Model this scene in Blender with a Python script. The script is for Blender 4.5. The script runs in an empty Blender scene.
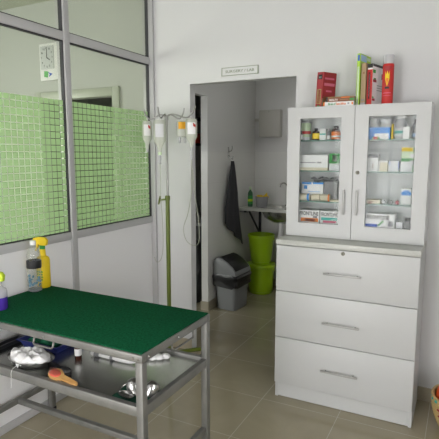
import bpy, bmesh, math, random
from mathutils import Vector, Matrix, noise
R = random.Random(7)
PI = math.pi
SC = bpy.context.scene
COL = SC.collection

# ------------------------------------------------------------------ materials
def mat(name, col, rough=.5, metal=0, bump=0, bscale=60, var=0, vscale=8, spec=.5, col2=None):
    m = bpy.data.materials.new(name); m.use_nodes = True
    nt = m.node_tree; b = nt.nodes['Principled BSDF']
    b.inputs['Base Color'].default_value = (*col, 1)
    b.inputs['Roughness'].default_value = rough
    b.inputs['Metallic'].default_value = metal
    b.inputs['Specular IOR Level'].default_value = spec
    tc = nt.nodes.new('ShaderNodeTexCoord')
    if var or col2:
        n = nt.nodes.new('ShaderNodeTexNoise'); n.inputs['Scale'].default_value = vscale; n.inputs['Detail'].default_value = 4
        nt.links.new(tc.outputs['Object'], n.inputs['Vector'])
        mx = nt.nodes.new('ShaderNodeMix'); mx.data_type = 'RGBA'
        c2 = col2 or tuple(c*(1-var) for c in col)
        mx.inputs[6].default_value = (*col, 1); mx.inputs[7].default_value = (*c2, 1)
        rp = nt.nodes.new('ShaderNodeMapRange'); rp.inputs[1].default_value = .35; rp.inputs[2].default_value = .65
        nt.links.new(n.outputs['Fac'], rp.inputs[0]); nt.links.new(rp.outputs[0], mx.inputs[0])
        nt.links.new(mx.outputs[2], b.inputs['Base Color'])
    if bump:
        n = nt.nodes.new('ShaderNodeTexNoise'); n.inputs['Scale'].default_value = bscale; n.inputs['Detail'].default_value = 3
        nt.links.new(tc.outputs['Object'], n.inputs['Vector'])
        bp = nt.nodes.new('ShaderNodeBump'); bp.inputs['Strength'].default_value = bump; bp.inputs['Distance'].default_value = .004
        nt.links.new(n.outputs['Fac'], bp.inputs['Height']); nt.links.new(bp.outputs[0], b.inputs['Normal'])
    return m

def see_through(name, tint, body=(.9, .9, .9), mix=.2, rough=.1, refl=.03):
    """clear or milky plastic / glass: transparent + some diffuse/translucent body + gloss"""
    m = bpy.data.materials.new(name); m.use_nodes = True
    nt = m.node_tree; nt.nodes.clear()
    out = nt.nodes.new('ShaderNodeOutputMaterial')
    tr = nt.nodes.new('ShaderNodeBsdfTransparent'); tr.inputs[0].default_value = (*tint, 1)
    df = nt.nodes.new('ShaderNodeBsdfDiffuse'); df.inputs[0].default_value = (*body, 1)
    tl = nt.nodes.new('ShaderNodeBsdfTranslucent'); tl.inputs[0].default_value = (*body, 1)
    a = nt.nodes.new('ShaderNodeMixShader'); a.inputs[0].default_value = .35
    nt.links.new(df.outputs[0], a.inputs[1]); nt.links.new(tl.outputs[0], a.inputs[2])
    b = nt.nodes.new('ShaderNodeMixShader'); b.inputs[0].default_value = mix
    nt.links.new(tr.outputs[0], b.inputs[1]); nt.links.new(a.outputs[0], b.inputs[2])
    gl = nt.nodes.new('ShaderNodeBsdfGlossy'); gl.inputs['Roughness'].default_value = rough
    lw = nt.nodes.new('ShaderNodeLayerWeight'); lw.inputs[0].default_value = .5
    fr = nt.nodes.new('ShaderNodeMath'); fr.operation = 'POWER'; fr.inputs[1].default_value = 5
    nt.links.new(lw.outputs['Facing'], fr.inputs[0])
    f2 = nt.nodes.new('ShaderNodeMath'); f2.operation = 'MULTIPLY_ADD'; f2.inputs[1].default_value = 1-refl; f2.inputs[2].default_value = refl
    nt.links.new(fr.outputs[0], f2.inputs[0])
    c = nt.nodes.new('ShaderNodeMixShader')
    nt.links.new(f2.outputs[0], c.inputs[0]); nt.links.new(b.outputs[0], c.inputs[1]); nt.links.new(gl.outputs[0], c.inputs[2])
    nt.links.new(c.outputs[0], out.inputs[0])
    return m

def emis(name, col, s):
    m = bpy.data.materials.new(name); m.use_nodes = True
    b = m.node_tree.nodes['Principled BSDF']
    b.inputs['Base Color'].default_value = (*col, 1)
    b.inputs['Emission Color'].default_value = (*col, 1); b.inputs['Emission Strength'].default_value = s
    return m

def math_node(nt, op, a, b=None):
    n = nt.nodes.new('ShaderNodeMath'); n.operation = op
    for i, v in enumerate((a, b)):
        if v is None: continue
        if isinstance(v, (int, float)): n.inputs[i].default_value = v
        else: nt.links.new(v, n.inputs[i])
    return n.outputs[0]

def grid_line(nt, coord, pitch, off, width):
    """1 on a line of the given width, 0 elsewhere"""
    s = math_node(nt, 'SUBTRACT', coord, off)
    m = math_node(nt, 'FLOORED_MODULO', s, pitch) if False else math_node(nt, 'PINGPONG', s, pitch/2)
    return math_node(nt, 'LESS_THAN', m, width/2)

def floor_mat():
    m = mat('beige_floor_tile', (.30, .255, .18), .07, bump=0)
    nt = m.node_tree; b = nt.nodes['Principled BSDF']
    geo = nt.nodes.new('ShaderNodeNewGeometry'); sp = nt.nodes.new('ShaderNodeSeparateXYZ')
    nt.links.new(geo.outputs['Position'], sp.inputs[0])
    lx = grid_line(nt, sp.outputs[0], .465, -1.035, .0032); ly = grid_line(nt, sp.outputs[1], .448, 3.03, .0032)
    ln = math_node(nt, 'MAXIMUM', lx, ly)
    n = nt.nodes.new('ShaderNodeTexNoise'); n.inputs['Scale'].default_value = 3.2; n.inputs['Detail'].default_value = 7; n.inputs['Distortion'].default_value = 1.2
    nt.links.new(geo.outputs['Position'], n.inputs['Vector'])
    mx = nt.nodes.new('ShaderNodeMix'); mx.data_type = 'RGBA'
    mx.inputs[6].default_value = (.30, .265, .185, 1); mx.inputs[7].default_value = (.40, .355, .25, 1)
    nt.links.new(n.outputs['Fac'], mx.inputs[0])
    m2 = nt.nodes.new('ShaderNodeMix'); m2.data_type = 'RGBA'; m2.inputs[7].default_value = (.44, .40, .31, 1)
    nt.links.new(ln, m2.inputs[0]); nt.links.new(mx.outputs[2], m2.inputs[6])
    nt.links.new(m2.outputs[2], b.inputs['Base Color'])
    r = math_node(nt, 'ADD', math_node(nt, 'MULTIPLY', ln, .3), .055)
    nt.links.new(r, b.inputs['Roughness'])
    return m

def tiled_wall_mat():
    m = mat('paint_over_white_tile', (.60, .60, .59), .6)
    nt = m.node_tree; b = nt.nodes['Principled BSDF']
    geo = nt.nodes.new('ShaderNodeNewGeometry'); sp = nt.nodes.new('ShaderNodeSeparateXYZ')
    nt.links.new(geo.outputs['Position'], sp.inputs[0])
    low = math_node(nt, 'LESS_THAN', sp.outputs[2], 1.53)
    h = math_node(nt, 'ADD', sp.outputs[0], sp.outputs[1])
    ln = math_node(nt, 'MAXIMUM', grid_line(nt, sp.outputs[2], .30, .03, .004), grid_line(nt, h, .25, 2.89, .004))
    ln = math_node(nt, 'MULTIPLY', ln, low)
    mx = nt.nodes.new('ShaderNodeMix'); mx.data_type = 'RGBA'
    mx.inputs[6].default_value = (.66, .66, .65, 1); mx.inputs[7].default_value = (.74, .74, .72, 1)
    nt.links.new(low, mx.inputs[0])
    m2 = nt.nodes.new('ShaderNodeMix'); m2.data_type = 'RGBA'; m2.inputs[7].default_value = (.70, .70, .68, 1)
    nt.links.new(ln, m2.inputs[0]); nt.links.new(mx.outputs[2], m2.inputs[6]); nt.links.new(m2.outputs[2], b.inputs['Base Color'])
    r = math_node(nt, 'SUBTRACT', .65, math_node(nt, 'MULTIPLY', low, .42)); nt.links.new(r, b.inputs['Roughness'])
    return m

def film_mat():
    """pale green squares of frosted film with clear gaps between them"""
    m = bpy.data.materials.new('green_frosted_film'); m.use_nodes = True
    nt = m.node_tree; nt.nodes.clear()
    out = nt.nodes.new('ShaderNodeOutputMaterial')
    geo = nt.nodes.new('ShaderNodeNewGeometry'); sp = nt.nodes.new('ShaderNodeSeparateXYZ')
    nt.links.new(geo.outputs['Position'], sp.inputs[0])
    ln = math_node(nt, 'MAXIMUM', grid_line(nt, sp.outputs[1], .0384, 1.996, .0042), grid_line(nt, sp.outputs[2], .0388, 1.787, .0040))
    tr = nt.nodes.new('ShaderNodeBsdfTransparent')
    df = nt.nodes.new('ShaderNodeBsdfDiffuse'); df.inputs[0].default_value = (.58, .73, .47, 1)
    tl = nt.nodes.new('ShaderNodeBsdfTranslucent'); tl.inputs[0].default_value = (.64, .80, .53, 1)
    a = nt.nodes.new('ShaderNodeMixShader'); a.inputs[0].default_value = .55
    nt.links.new(df.outputs[0], a.inputs[1]); nt.links.new(tl.outputs[0], a.inputs[2])
    b = nt.nodes.new('ShaderNodeMixShader')
    nt.links.new(ln, b.inputs[0]); nt.links.new(a.outputs[0], b.inputs[1]); nt.links.new(tr.outputs[0], b.inputs[2])
    nt.links.new(b.outputs[0], out.inputs[0])
    return m

M = {}
M['wall'] = mat('white_paint', (.62, .625, .625), .7, bump=.05, bscale=120)
M['panel'] = mat('white_laminate', (.83, .83, .84), .45)
M['wall_green'] = mat('pale_green_paint', (.49, .505, .475), .7, bump=.05, bscale=120)
M['ceil'] = mat('ceiling_paint', (.46, .48, .40), .8)
M['tilewall'] = tiled_wall_mat()
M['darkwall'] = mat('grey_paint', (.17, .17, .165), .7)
M['floor'] = floor_mat()
M['skirt'] = mat('beige_skirting_tile', (.40, .36, .27), .3, var=.15, vscale=5)
M['alu'] = mat('grey_aluminium', (.50, .50, .505), .42, .2)
M['gasket'] = mat('black_gasket', (.03, .03, .035), .6)
M['glass'] = see_through('green_tinted_glass', (.93, .94, .90), (.5, .6, .4), .02, .02, .03)
M['cabglass'] = see_through('clear_cabinet_glass', (.97, .98, .975), (.8, .85, .85), .02, .03, .007)
M['shelfglass'] = see_through('green_edged_shelf_glass', (.75, .9, .83), (.10, .32, .22), .35, .05, .03)
M['film'] = film_mat()
M['lockmetal'] = mat('dull_lock_metal', (.20, .19, .15), .45, .4)
M['glassedge'] = mat('green_glass_edge', (.035, .16, .11), .25)
M['cab'] = mat('white_melamine', (.535, .545, .54), .4)
M['cabin'] = mat('white_melamine_inside', (.68, .69, .69), .5)
M['worktop'] = mat('speckled_grey_laminate', (.56, .57, .53), .35, col2=(.45, .46, .43), vscale=220)
M['steel'] = mat('brushed_steel', (.235, .235, .22), .46, .5, bump=.05, bscale=90, var=.18, vscale=12)
M['sheet'] = mat('polished_steel_sheet', (.60, .61, .58), .27, .95, var=.12, vscale=7)
M['chrome'] = mat('shiny_steel', (.50, .50, .485), .22, .95)
M['satin'] = mat('satin_handle_steel', (.38, .38, .37), .45, .55)
M['mat'] = mat('green_ribbed_rubber_mat', (.008, .112, .045), .95, bump=.9, bscale=140, col2=(.0045, .062, .026), vscale=95, spec=.06)
M['olive'] = mat('olive_green_paint', (.105, .14, .012), .4)
M['black'] = mat('black_plastic', (.014, .014, .016), .4)
M['rubber'] = mat('black_rubber', (.015, .015, .015), .7)
M['lime'] = mat('lime_green_plastic', (.32, .52, .006), .32)
M['grey_plastic'] = mat('silver_grey_plastic', (.25, .26, .265), .38)
M['binbag'] = mat('black_bin_bag', (.012, .012, .013), .28, bump=.5, bscale=40)
M['towel'] = mat('dark_grey_towelling', (.055, .055, .062), .95, bump=.6, bscale=160)
M['box_plastic'] = mat('warm_grey_plastic', (.50, .49, .45), .5)
M['white'] = mat('white_plastic', (.80, .80, .79), .4)
M['paper'] = mat('white_card', (.80, .80, .80), .65)
M['cream'] = mat('cream_bandage', (.66, .60, .46), .9, bump=.4, bscale=90)
M['gauze'] = mat('white_gauze', (.86, .86, .85), .9, bump=.3, bscale=120)
M['wood'] = mat('light_wood', (.58, .34, .12), .45, col2=(.48, .26, .085), vscale=18)
M['redpad'] = mat('red_rubber_pad', (.62, .09, .06), .5)
M['blue_tray'] = mat('navy_blue_plastic', (.022, .034, .19), .35)
M['green_cloth'] = mat('green_cloth', (.008, .15, .07), .9, bump=.3, bscale=90)
M['dark_cloth'] = mat('dark_green_cloth', (.01, .085, .05), .9, bump=.3, bscale=90)
M['dark_steel'] = mat('dark_metal', (.05, .05, .055), .35, .6)
M['amber'] = mat('brown_glass', (.05, .014, .008), .12)
M['clear'] = see_through('clear_bottle_plastic', (.93, .95, .96), (.75, .8, .83), .12, .05, .04)
M['milky'] = see_through('milky_plastic', (.93, .93, .93), (.78, .79, .82), .55, .25, .03)
M['bag'] = see_through('clear_fluid_bag', (.93, .95, .90), (.80, .82, .75), .62, .12, .03)
M['purple'] = mat('purple_liquid', (.075, .035, .36), .25)
M['line'] = see_through('clear_drip_tube', (.9, .92, .85), (.72, .74, .64), .6, .2, .03)
def flat(n, c, r=.55): M[n] = mat(n, c, r); return M[n]
for n, c in dict(red=(.52, .022, .02), darkred=(.34, .025, .035), orange=(.80, .20, .02), yellow=(.83, .60, .01), ylime=(.55, .70, .03), leaf=(.03, .30, .05),
                 limebook=(.38, .62, .06), tan=(.36, .25, .14), brown=(.22, .075, .03), olivegold=(.42, .36, .14), skyblue=(.03, .25, .70), blue=(.02, .10, .55),
                 teal=(.02, .38, .33), pink=(.65, .15, .25), ink=(.02, .02, .022), grey=(.35, .35, .36), midgrey=(.22, .22, .23), amberlabel=(.85, .42, .01),
                 signink=(.28, .32, .24), paleblue=(.38, .55, .78), straw=(.52, .38, .16), orangecloth=(.80, .10, .015), clockface=(.55, .57, .57), logogreen=(.10, .45, .10),
                 palegreen=(.55, .68, .45), bluebits=(.10, .28, .42), silverwhite=(.66, .67, .69)).items(): flat(n, c)

# ------------------------------------------------------------------ geometry helpers
def box(bm, x0, x1, y0, y1, z0, z1, mi=0, bev=0, seg=2):
    vs = [bm.verts.new((x, y, z)) for x in (x0, x1) for y in (y0, y1) for z in (z0, z1)]
    idx = [(0, 1, 3, 2), (4, 6, 7, 5), (0, 4, 5, 1), (2, 3, 7, 6), (0, 2, 6, 4), (1, 5, 7, 3)]
    fs = [bm.faces.new([vs[i] for i in f]) for f in idx]
    for f in fs: f.material_index = mi
    if bev:
        es = list({e for f in fs for e in f.edges})
        bmesh.ops.bevel(bm, geom=es, offset=bev, segments=seg, affect='EDGES', profile=.5, material=-1)
    return bm

def lathe(bm, prof, o=(0, 0, 0), seg=24, mi=0, sx=1, sy=1, axis=None, cap=True):
    """profile of (radius, height[, material index])"""
    o = Vector(o); rings = []
    q = Vector((0, 0, 1)).rotation_difference(Vector(axis)) if axis else None
    for p in prof:
        ring = []
        for k in range(seg):
            a = 2*PI*k/seg
            v = Vector((p[0]*math.cos(a)*sx, p[0]*math.sin(a)*sy, p[1]))
            if q: v = q @ v
            ring.append(bm.verts.new(o+v))
        rings.append(ring)
    for i in range(len(rings)-1):
        m = prof[i][2] if len(prof[i]) > 2 else mi
        for k in range(seg):
            f = bm.faces.new((rings[i][k], rings[i][(k+1) % seg], rings[i+1][(k+1) % seg], rings[i+1][k])); f.material_index = m
    if cap:
        f = bm.faces.new(list(reversed(rings[0]))); f.material_index = prof[0][2] if len(prof[0]) > 2 else mi
        f = bm.faces.new(rings[-1]); f.material_index = prof[-2][2] if len(prof[-2]) > 2 else mi
    return bm

def cyl(bm, p0, p1, r0, r1=None, seg=14, mi=0):
    p0, p1 = Vector(p0), Vector(p1); d = p1-p0
    return lathe(bm, [(r0, 0), (r1 if r1 is not None else r0, d.length)], p0, seg, mi, axis=d.normalized())

def smooth_path(pts, n=6):
    pts = [Vector(p) for p in pts]
    if len(pts) < 3: return pts
    out = []
    P = [pts[0]*2-pts[1]]+pts+[pts[-1]*2-pts[-2]]
    for i in range(1, len(P)-2):
        a, b, c, d = P[i-1], P[i], P[i+1], P[i+2]
        for k in range(n):
            t = k/n
            out.append(.5*((2*b)+(c-a)*t+(2*a-5*b+4*c-d)*t*t+(3*b-a-3*c+d)*t**3))
    return out+[pts[-1]]

def tube(bm, pts, r, seg=8, mi=0, smooth=True, n=6):
    pts = smooth_path(pts, n) if smooth else [Vector(p) for p in pts]
    rings = []; up = Vector((.13, .27, .95)).normalized()
    for i, p in enumerate(pts):
        t = (pts[min(i+1, len(pts)-1)]-pts[max(i-1, 0)]).normalized()
        a = t.cross(up)
        if a.length < .05: a = t.cross(Vector((1, .1, 0)))
        a.normalize(); b = t.cross(a).normalized(); up = b if b.dot(up) > 0 else -b
        b = up; a = b.cross(t).normalized()
        rr = r[min(i*len(r)//len(pts), len(r)-1)] if isinstance(r, (list, tuple)) else r
        rings.append([bm.verts.new(p+a*rr*math.cos(2*PI*k/seg)+b*rr*math.sin(2*PI*k/seg)) for k in range(seg)])
    for i in range(len(rings)-1):
        for k in range(seg):
            f = bm.faces.new((rings[i][k], rings[i][(k+1) % seg], rings[i+1][(k+1) % seg], rings[i+1][k])); f.material_index = mi
    bm.faces.new(list(reversed(rings[0]))).material_index = mi; bm.faces.new(rings[-1]).material_index = mi
    return bm

def prism(bm, outline, d0, d1, plane='xz', mi=0, bev=0):
    """closed 2D outline extruded along the third axis"""
    def P(a, b, d): return {'xz': (a, d, b), 'yz': (d, a, b), 'xy': (a, b, d)}[plane]
    A = [bm.verts.new(P(a, b, d0)) for a, b in outline]; B = [bm.verts.new(P(a, b, d1)) for a, b in outline]
    n = len(outline); fs = [bm.faces.new(A), bm.faces.new(list(reversed(B)))]
    for i in range(n): fs.append(bm.faces.new((A[i], B[i], B[(i+1) % n], A[(i+1) % n])))
    for f in fs: f.material_index = mi
    if bev:
        bmesh.ops.bevel(bm, geom=list({e for f in fs for e in f.edges}), offset=bev, segments=2, affect='EDGES', profile=.5, material=-1)
    return bm

def frame(bm, x0, x1, z0, z1, hx0, hx1, hz0, hz1, y0, y1, mi=0):
    """a flat panel in x-z with a rectangular hole"""
    O = [(x0, z0), (x1, z0), (x1, z1), (x0, z1)]; I = [(hx0, hz0), (hx1, hz0), (hx1, hz1), (hx0, hz1)]
    V = {}
    for nm, L in (('o', O), ('i', I)):
        for k, (a, b) in enumerate(L):
            for j, y in enumerate((y0, y1)): V[nm, k, j] = bm.verts.new((a, y, b))
    for k in range(4):
        l = (k+1) % 4
        for q in ((V['o', k, 0], V['o', l, 0], V['i', l, 0], V['i', k, 0]), (V['o', l, 1], V['o', k, 1], V['i', k, 1], V['i', l, 1]),
                  (V['o', l, 0], V['o', k, 0], V['o', k, 1], V['o', l, 1]), (V['i', k, 0], V['i', l, 0], V['i', l, 1], V['i', k, 1])):
            bm.faces.new(q).material_index = mi
    return bm

def obj(name, bm, mats, parent=None, loc=None, rz=0, rot=None, smooth=True):
    bmesh.ops.recalc_face_normals(bm, faces=bm.faces[:])
    me = bpy.data.meshes.new(name); bm.to_mesh(me); bm.free()
    for m in (mats if isinstance(mats, (list, tuple)) else [mats]): me.materials.append(M[m] if isinstance(m, str) else m)
    if smooth:
        for p in me.polygons: p.use_smooth = True
        me.set_sharp_from_angle(angle=math.radians(38))
    o = bpy.data.objects.new(name, me); COL.objects.link(o)
    if parent: o.parent = parent
    if loc: o.location = loc
    if rot: o.rotation_euler = rot
    elif rz: o.rotation_euler = (0, 0, rz)
    return o
NB = bmesh.new

def tag(o, label, cat, group=None):
    o['label'] = label; o['category'] = cat
    if group: o['group'] = group
    return o
def thing(name, label, cat, loc=(0, 0, 0), rz=0, group=None, rot=None):
    o = bpy.data.objects.new(name, None); COL.objects.link(o); o.empty_display_size = .05
    o.location = loc; o.rotation_euler = rot or (0, 0, rz)
    return tag(o, label, cat, group)
def struct(name, bm, m, parent=None, **k):
    o = obj(name, bm, m, parent, **k)
    if not parent: o['kind'] = 'structure'
    return o
def copy_thing(o, loc, label, rz=None):
    c = o.copy(); COL.objects.link(c); c.location = loc; c['label'] = label
    if rz is not None: c.rotation_euler = (0, 0, rz)
    for ch in o.children:
        d = ch.copy(); COL.objects.link(d); d.parent = c
        for g in ch.children:
            e = g.copy(); COL.objects.link(e); e.parent = d
    return c

def lettering(txt, w, h, m, parent, loc, rot=(PI/2, 0, 0), name='lettering'):
    """flat printed words, fitted into w x h, centred at loc"""
    cu = bpy.data.curves.new('words', 'FONT'); cu.body = txt; cu.resolution_u = 3; cu.offset = .018
    t = bpy.data.objects.new('words', cu); COL.objects.link(t)
    bpy.context.view_layer.update()
    me = bpy.data.meshes.new_from_object(t.evaluated_get(bpy.context.evaluated_depsgraph_get()))
    bpy.data.objects.remove(t); bpy.data.curves.remove(cu)
    xs = [v.co.x for v in me.vertices]; ys = [v.co.y for v in me.vertices]
    cx, cy = (min(xs)+max(xs))/2, (min(ys)+max(ys))/2
    for v in me.vertices:
        v.co.x = (v.co.x-cx)*w/(max(xs)-min(xs)); v.co.y = (v.co.y-cy)*h/(max(ys)-min(ys)); v.co.z = 0
    bm = NB(); bm.from_mesh(me); bpy.data.meshes.remove(me)
    r = bmesh.ops.extrude_face_region(bm, geom=bm.faces[:])
    for g in r['geom']:
        if isinstance(g, bmesh.types.BMVert): g.co.z += .0006
    return obj(name, bm, m, parent, loc, rot=rot, smooth=False)

# ================================================================== SETTING
CZ = 2.756
BW = 3.02; BT = .07           # back wall face and thickness
LW = -2.13                    # partition face
b = NB(); box(b, -4.7, 1.6, -2.4, 5.2, -.1, 0); struct('floor', b, 'floor', smooth=False)
b = NB(); box(b, LW, 1.6, -2.4, BW, CZ, CZ+.1); struct('ceiling', b, mat('grey_white_ceiling', (.40, .40, .39), .8), smooth=False)
b = NB(); box(b, -4.7, LW, -2.4, BW, CZ, CZ+.1); box(b, -4.7, 1.6, BW, 5.2, CZ, CZ+.1); struct('ceiling_rear', b, 'ceil', smooth=False)
# back wall of the main room with the open doorway
DX0, DX1, DZ = -1.797, -1.003, 2.0
b = NB()
box(b, LW, DX0, BW, BW+BT, 0, CZ); box(b, DX1, 1.6, BW, BW+BT, 0, CZ); box(b, DX0, DX1, BW, BW+BT, DZ, CZ)
bmesh.ops.remove_doubles(b, verts=b.verts[:], dist=.0005)
struct('wall_back', b, 'wall', smooth=False)
# its continuation behind the glass partition, with another doorway
EX0, EX1, EZ = -3.27, -2.50, 1.955
b = NB()
box(b, -4.7, EX0, BW, BW+BT, 0, CZ); box(b, EX1, LW, BW, BW+BT, 0, CZ); box(b, EX0, EX1, BW, BW+BT, EZ, CZ)
struct('wall_rear', b, 'wall_green', smooth=False)
b = NB()
for x0, x1 in ((EX0-.07, EX0), (EX1, EX1+.07)): box(b, x0, x1, BW-.018, BW, 0, EZ+.07, bev=.004)
box(b, EX0, EX1, BW-.018, BW, EZ, EZ+.07, bev=.004)
struct('trim_6', b, mat('pale_green_gloss_paint', (.45, .48, .40), .35))
b = NB(); box(b, -4.6, LW-.06, -2.4, -2.3, 0, CZ)
for y0, y1, z0, z1 in ((-2.4, -.3, 0, CZ), (2.1, BW, 0, CZ), (-.3, 2.1, 0, .95), (-.3, 2.1, 2.3, CZ)): box(b, -4.7, -4.6, y0, y1, z0, z1)
struct('wall_far_left', b, 'wall_green', smooth=False)
b = NB(); box(b, -4.69, -4.68, -.3, 2.1, .95, 2.3); w6 = struct('window_6', b, emis('added_glow_pane_rear', (.98, 1.0, .97), 8.5), smooth=False)  # unseen glowing pane and frame, added to brighten room and film behind the glass
b = NB()
for y in (-.28, .9, 2.08): box(b, -4.68, -4.62, y-.02, y+.02, .95, 2.3)
for z in (.97, 2.28): box(b, -4.68, -4.62, -.26, 2.06, z-.02, z+.02)
obj('window_frame', b, 'alu', w6)
b = NB()
for y0, y1, z0, z1 in ((-2.3, -1.6, 0, CZ), (.3, BW, 0, CZ), (-1.6, .3, 0, .75), (-1.6, .3, 2.2, CZ)): box(b, 1.5, 1.6, y0, y1, z0, z1)
struct('wall_right', b, 'wall', smooth=False)
b = NB(); box(b, 1.57, 1.58, -1.6, .3, .75, 2.2); w7 = struct('window_7', b, emis('added_glow_pane_right', (1, .985, .985), 8.0), smooth=False)  # unseen glowing pane and frame, added to light the partition from the right
b = NB()
for y in (-1.58, -.65, .28): box(b, 1.52, 1.57, y-.02, y+.02, .75, 2.2)
for z in (.77, 2.18): box(b, 1.52, 1.57, -1.56, .26, z-.02, z+.02)
obj('window_frame', b, 'alu', w7)
# near wall with a daylight window behind the photographer
WX0, WX1, WZ0, WZ1 = -2.0, -.6, .08, 2.15
b = NB(); frame(b, LW, 1.5, 0, CZ, WX0, WX1, WZ0, WZ1, -2.4, -2.3); struct('wall_near', b, 'wall', smooth=False)
b = NB(); box(b, WX0, WX1, -2.38, -2.37, WZ0, WZ1); w5 = struct('window_5', b, emis('daylit_pane', (1, .985, .99), 11.5), smooth=False)
b = NB()
frame(b, WX0, WX1, WZ0, WZ1, WX0+.05, WX1-.05, WZ0+.05, WZ1-.05, -2.37, -2.31)
for x in (-1.533, -1.067): box(b, x-.02, x+.02, -2.37, -2.32, WZ0+.05, WZ1-.05)
box(b, WX0+.05, WX1-.05, -2.37, -2.32, 1.55, 1.59)
obj('window_frame', b, 'alu', w5)
# rear rooms
NX = -2.14; NY = 5.025; PY = 3.905
b = NB()
box(b, NX-.07, NX, PY, NY, 0, CZ); box(b, NX-.07, NX, BW+BT, PY, 2.03, CZ); box(b, NX, -.25, NY, NY+.1, 0, CZ); box(b, -.35, -.25, BW+BT, NY, 0, CZ)
struct('wall_inner', b, 'tilewall', smooth=False)
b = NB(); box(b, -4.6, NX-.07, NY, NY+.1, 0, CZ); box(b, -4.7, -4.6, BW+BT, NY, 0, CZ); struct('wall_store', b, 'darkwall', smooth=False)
b = NB(); box(b, NX-.078, NX+.008, PY-.008, PY, 0, .085); box(b, NX, NX+.008, PY, NY, 0, .085); box(b, NX+.008, -.35, NY-.008, NY, 0, .085)
struct('baseboard_inner', b, 'skirt', smooth=False)
b = NB(); box(b, DX1+.0, 1.5, BW-.009, BW, 0, .085); box(b, LW+.02, DX0, BW-.009, BW, 0, .085); struct('baseboard_back', b, 'skirt', smooth=False)

# glazed partition ---------------------------------------------------
PX = LW-.06                        # its other face
SZ0, SZ1, TZ0, TZ1 = .98, 1.028, 2.16, 2.21
posts = [(2.998, BW), (2.148, 2.192), (1.25, 1.30)]
b = NB(); box(b, LW-.045, LW-.012, 1.30, 2.148, .045, SZ0); box(b, LW-.045, LW-.012, 2.192, 2.998, .045, SZ0); struct('wall_left', b, 'panel', smooth=False)
b = NB(); box(b, PX, LW, -2.3, 1.25, 0, CZ); struct('wall_left_near', b, 'wall', smooth=False)
def rail(name, z0, z1, y0, y1, gz):
    b = NB(); box(b, PX, LW, y0, y1, z0, z1, bev=.003)
    for z in gz: box(b, LW-.032, LW-.008, y0, y1, min(z, z+.0), max(z, z)+.007, mi=1)
    return struct(name, b, ['alu', 'gasket'])
rail('trim_1', SZ0, SZ1, 1.25, BW, [SZ1-.001]); rail('trim_2', TZ0, TZ1, 1.25, BW, [TZ0-.006, TZ1-.001]); rail('trim_3', 0, .045, 1.25, BW, []); rail('trim_4', CZ-.05, CZ, 1.25, BW, [])
b = NB()
for y0, y1 in posts:
    box(b, PX-.002, LW+.004 if y1 < BW else LW+.03, y0, y1, 0, CZ, bev=.004)
    for y in (y0-.006, y1-.001): box(b, LW-.032, LW-.008, y, y+.007, SZ1, CZ-.05, mi=1)
struct('trim_5', b, ['alu', 'gasket'])
k = 0
for y0, y1 in ((2.192, 2.998), (1.30, 2.148)):
    for z0, z1 in ((SZ1, TZ0), (TZ1, CZ-.05)):
        k += 1
        b = NB(); box(b, LW-.030, LW-.024, y0, y1, z0, z1)
        w = struct('window_%d' % k, b, 'glass', smooth=False)
        if z0 == SZ1:
            b = NB(); box(b, LW-.0235, LW-.0230, y0+.004, y1-.004, SZ1+.006, 1.818)
            obj('frosted_film', b, 'film', w, smooth=False)['label'] = 'green frosted film of small squares with clear gaps'

# sign over the doorway
t = thing('door_sign', 'small white sign reading SURGERY / LAB above the doorway', 'sign', (-1.403, BW, 2.062))
b = NB(); box(b, -.137, .137, -.005, 0, -.028, .028); obj('plate', b, 'wall', t)
b = NB(); frame(b, -.137, .137, -.028, .028, -.132, .132, -.0235, .0235, -.0075, -.004); obj('border', b, 'signink', t)
lettering('SURGERY / LAB', .215, .018, 'signink', t, (0, -.0055, 0))

# unseen ceiling lamps, placed for the light they give
lampm = emis('lamp_diffuser', (1, .975, .95), 1.5)
def lamp(loc, label, rz=0):
    t = thing('unseen_ceiling_lamp', label, 'lamp', loc, rz, 'unseen ceiling lamps')
    b = NB(); box(b, -.62, .62, -.10, .10, -.03, 0, bev=.005); obj('housing', b, 'white', t)
    b = NB(); box(b, -.60, .60, -.085, .085, -.062, -.03, bev=.015); obj('diffuser', b, lampm, t)
    return t
lamp((.1, .7, CZ), 'unseen long ceiling lamp over the middle of the treatment room')
lamp((.1, -1.1, CZ), 'unseen long ceiling lamp near the daylight window')
nl = lamp((-1.05, 3.9, CZ), 'unseen lamp added to brighten the surgery nook')  # no source known in the nook; this one is added to lift its walls
for ch in nl.children:
    if ch.name.startswith('diffuser'): ch.data.materials[0] = emis('added_nook_diffuser', (1, .99, .95), 5)
lamp((-3.4, 1.2, CZ), 'unseen long ceiling lamp in the room behind the green glass', PI/2)

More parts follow.
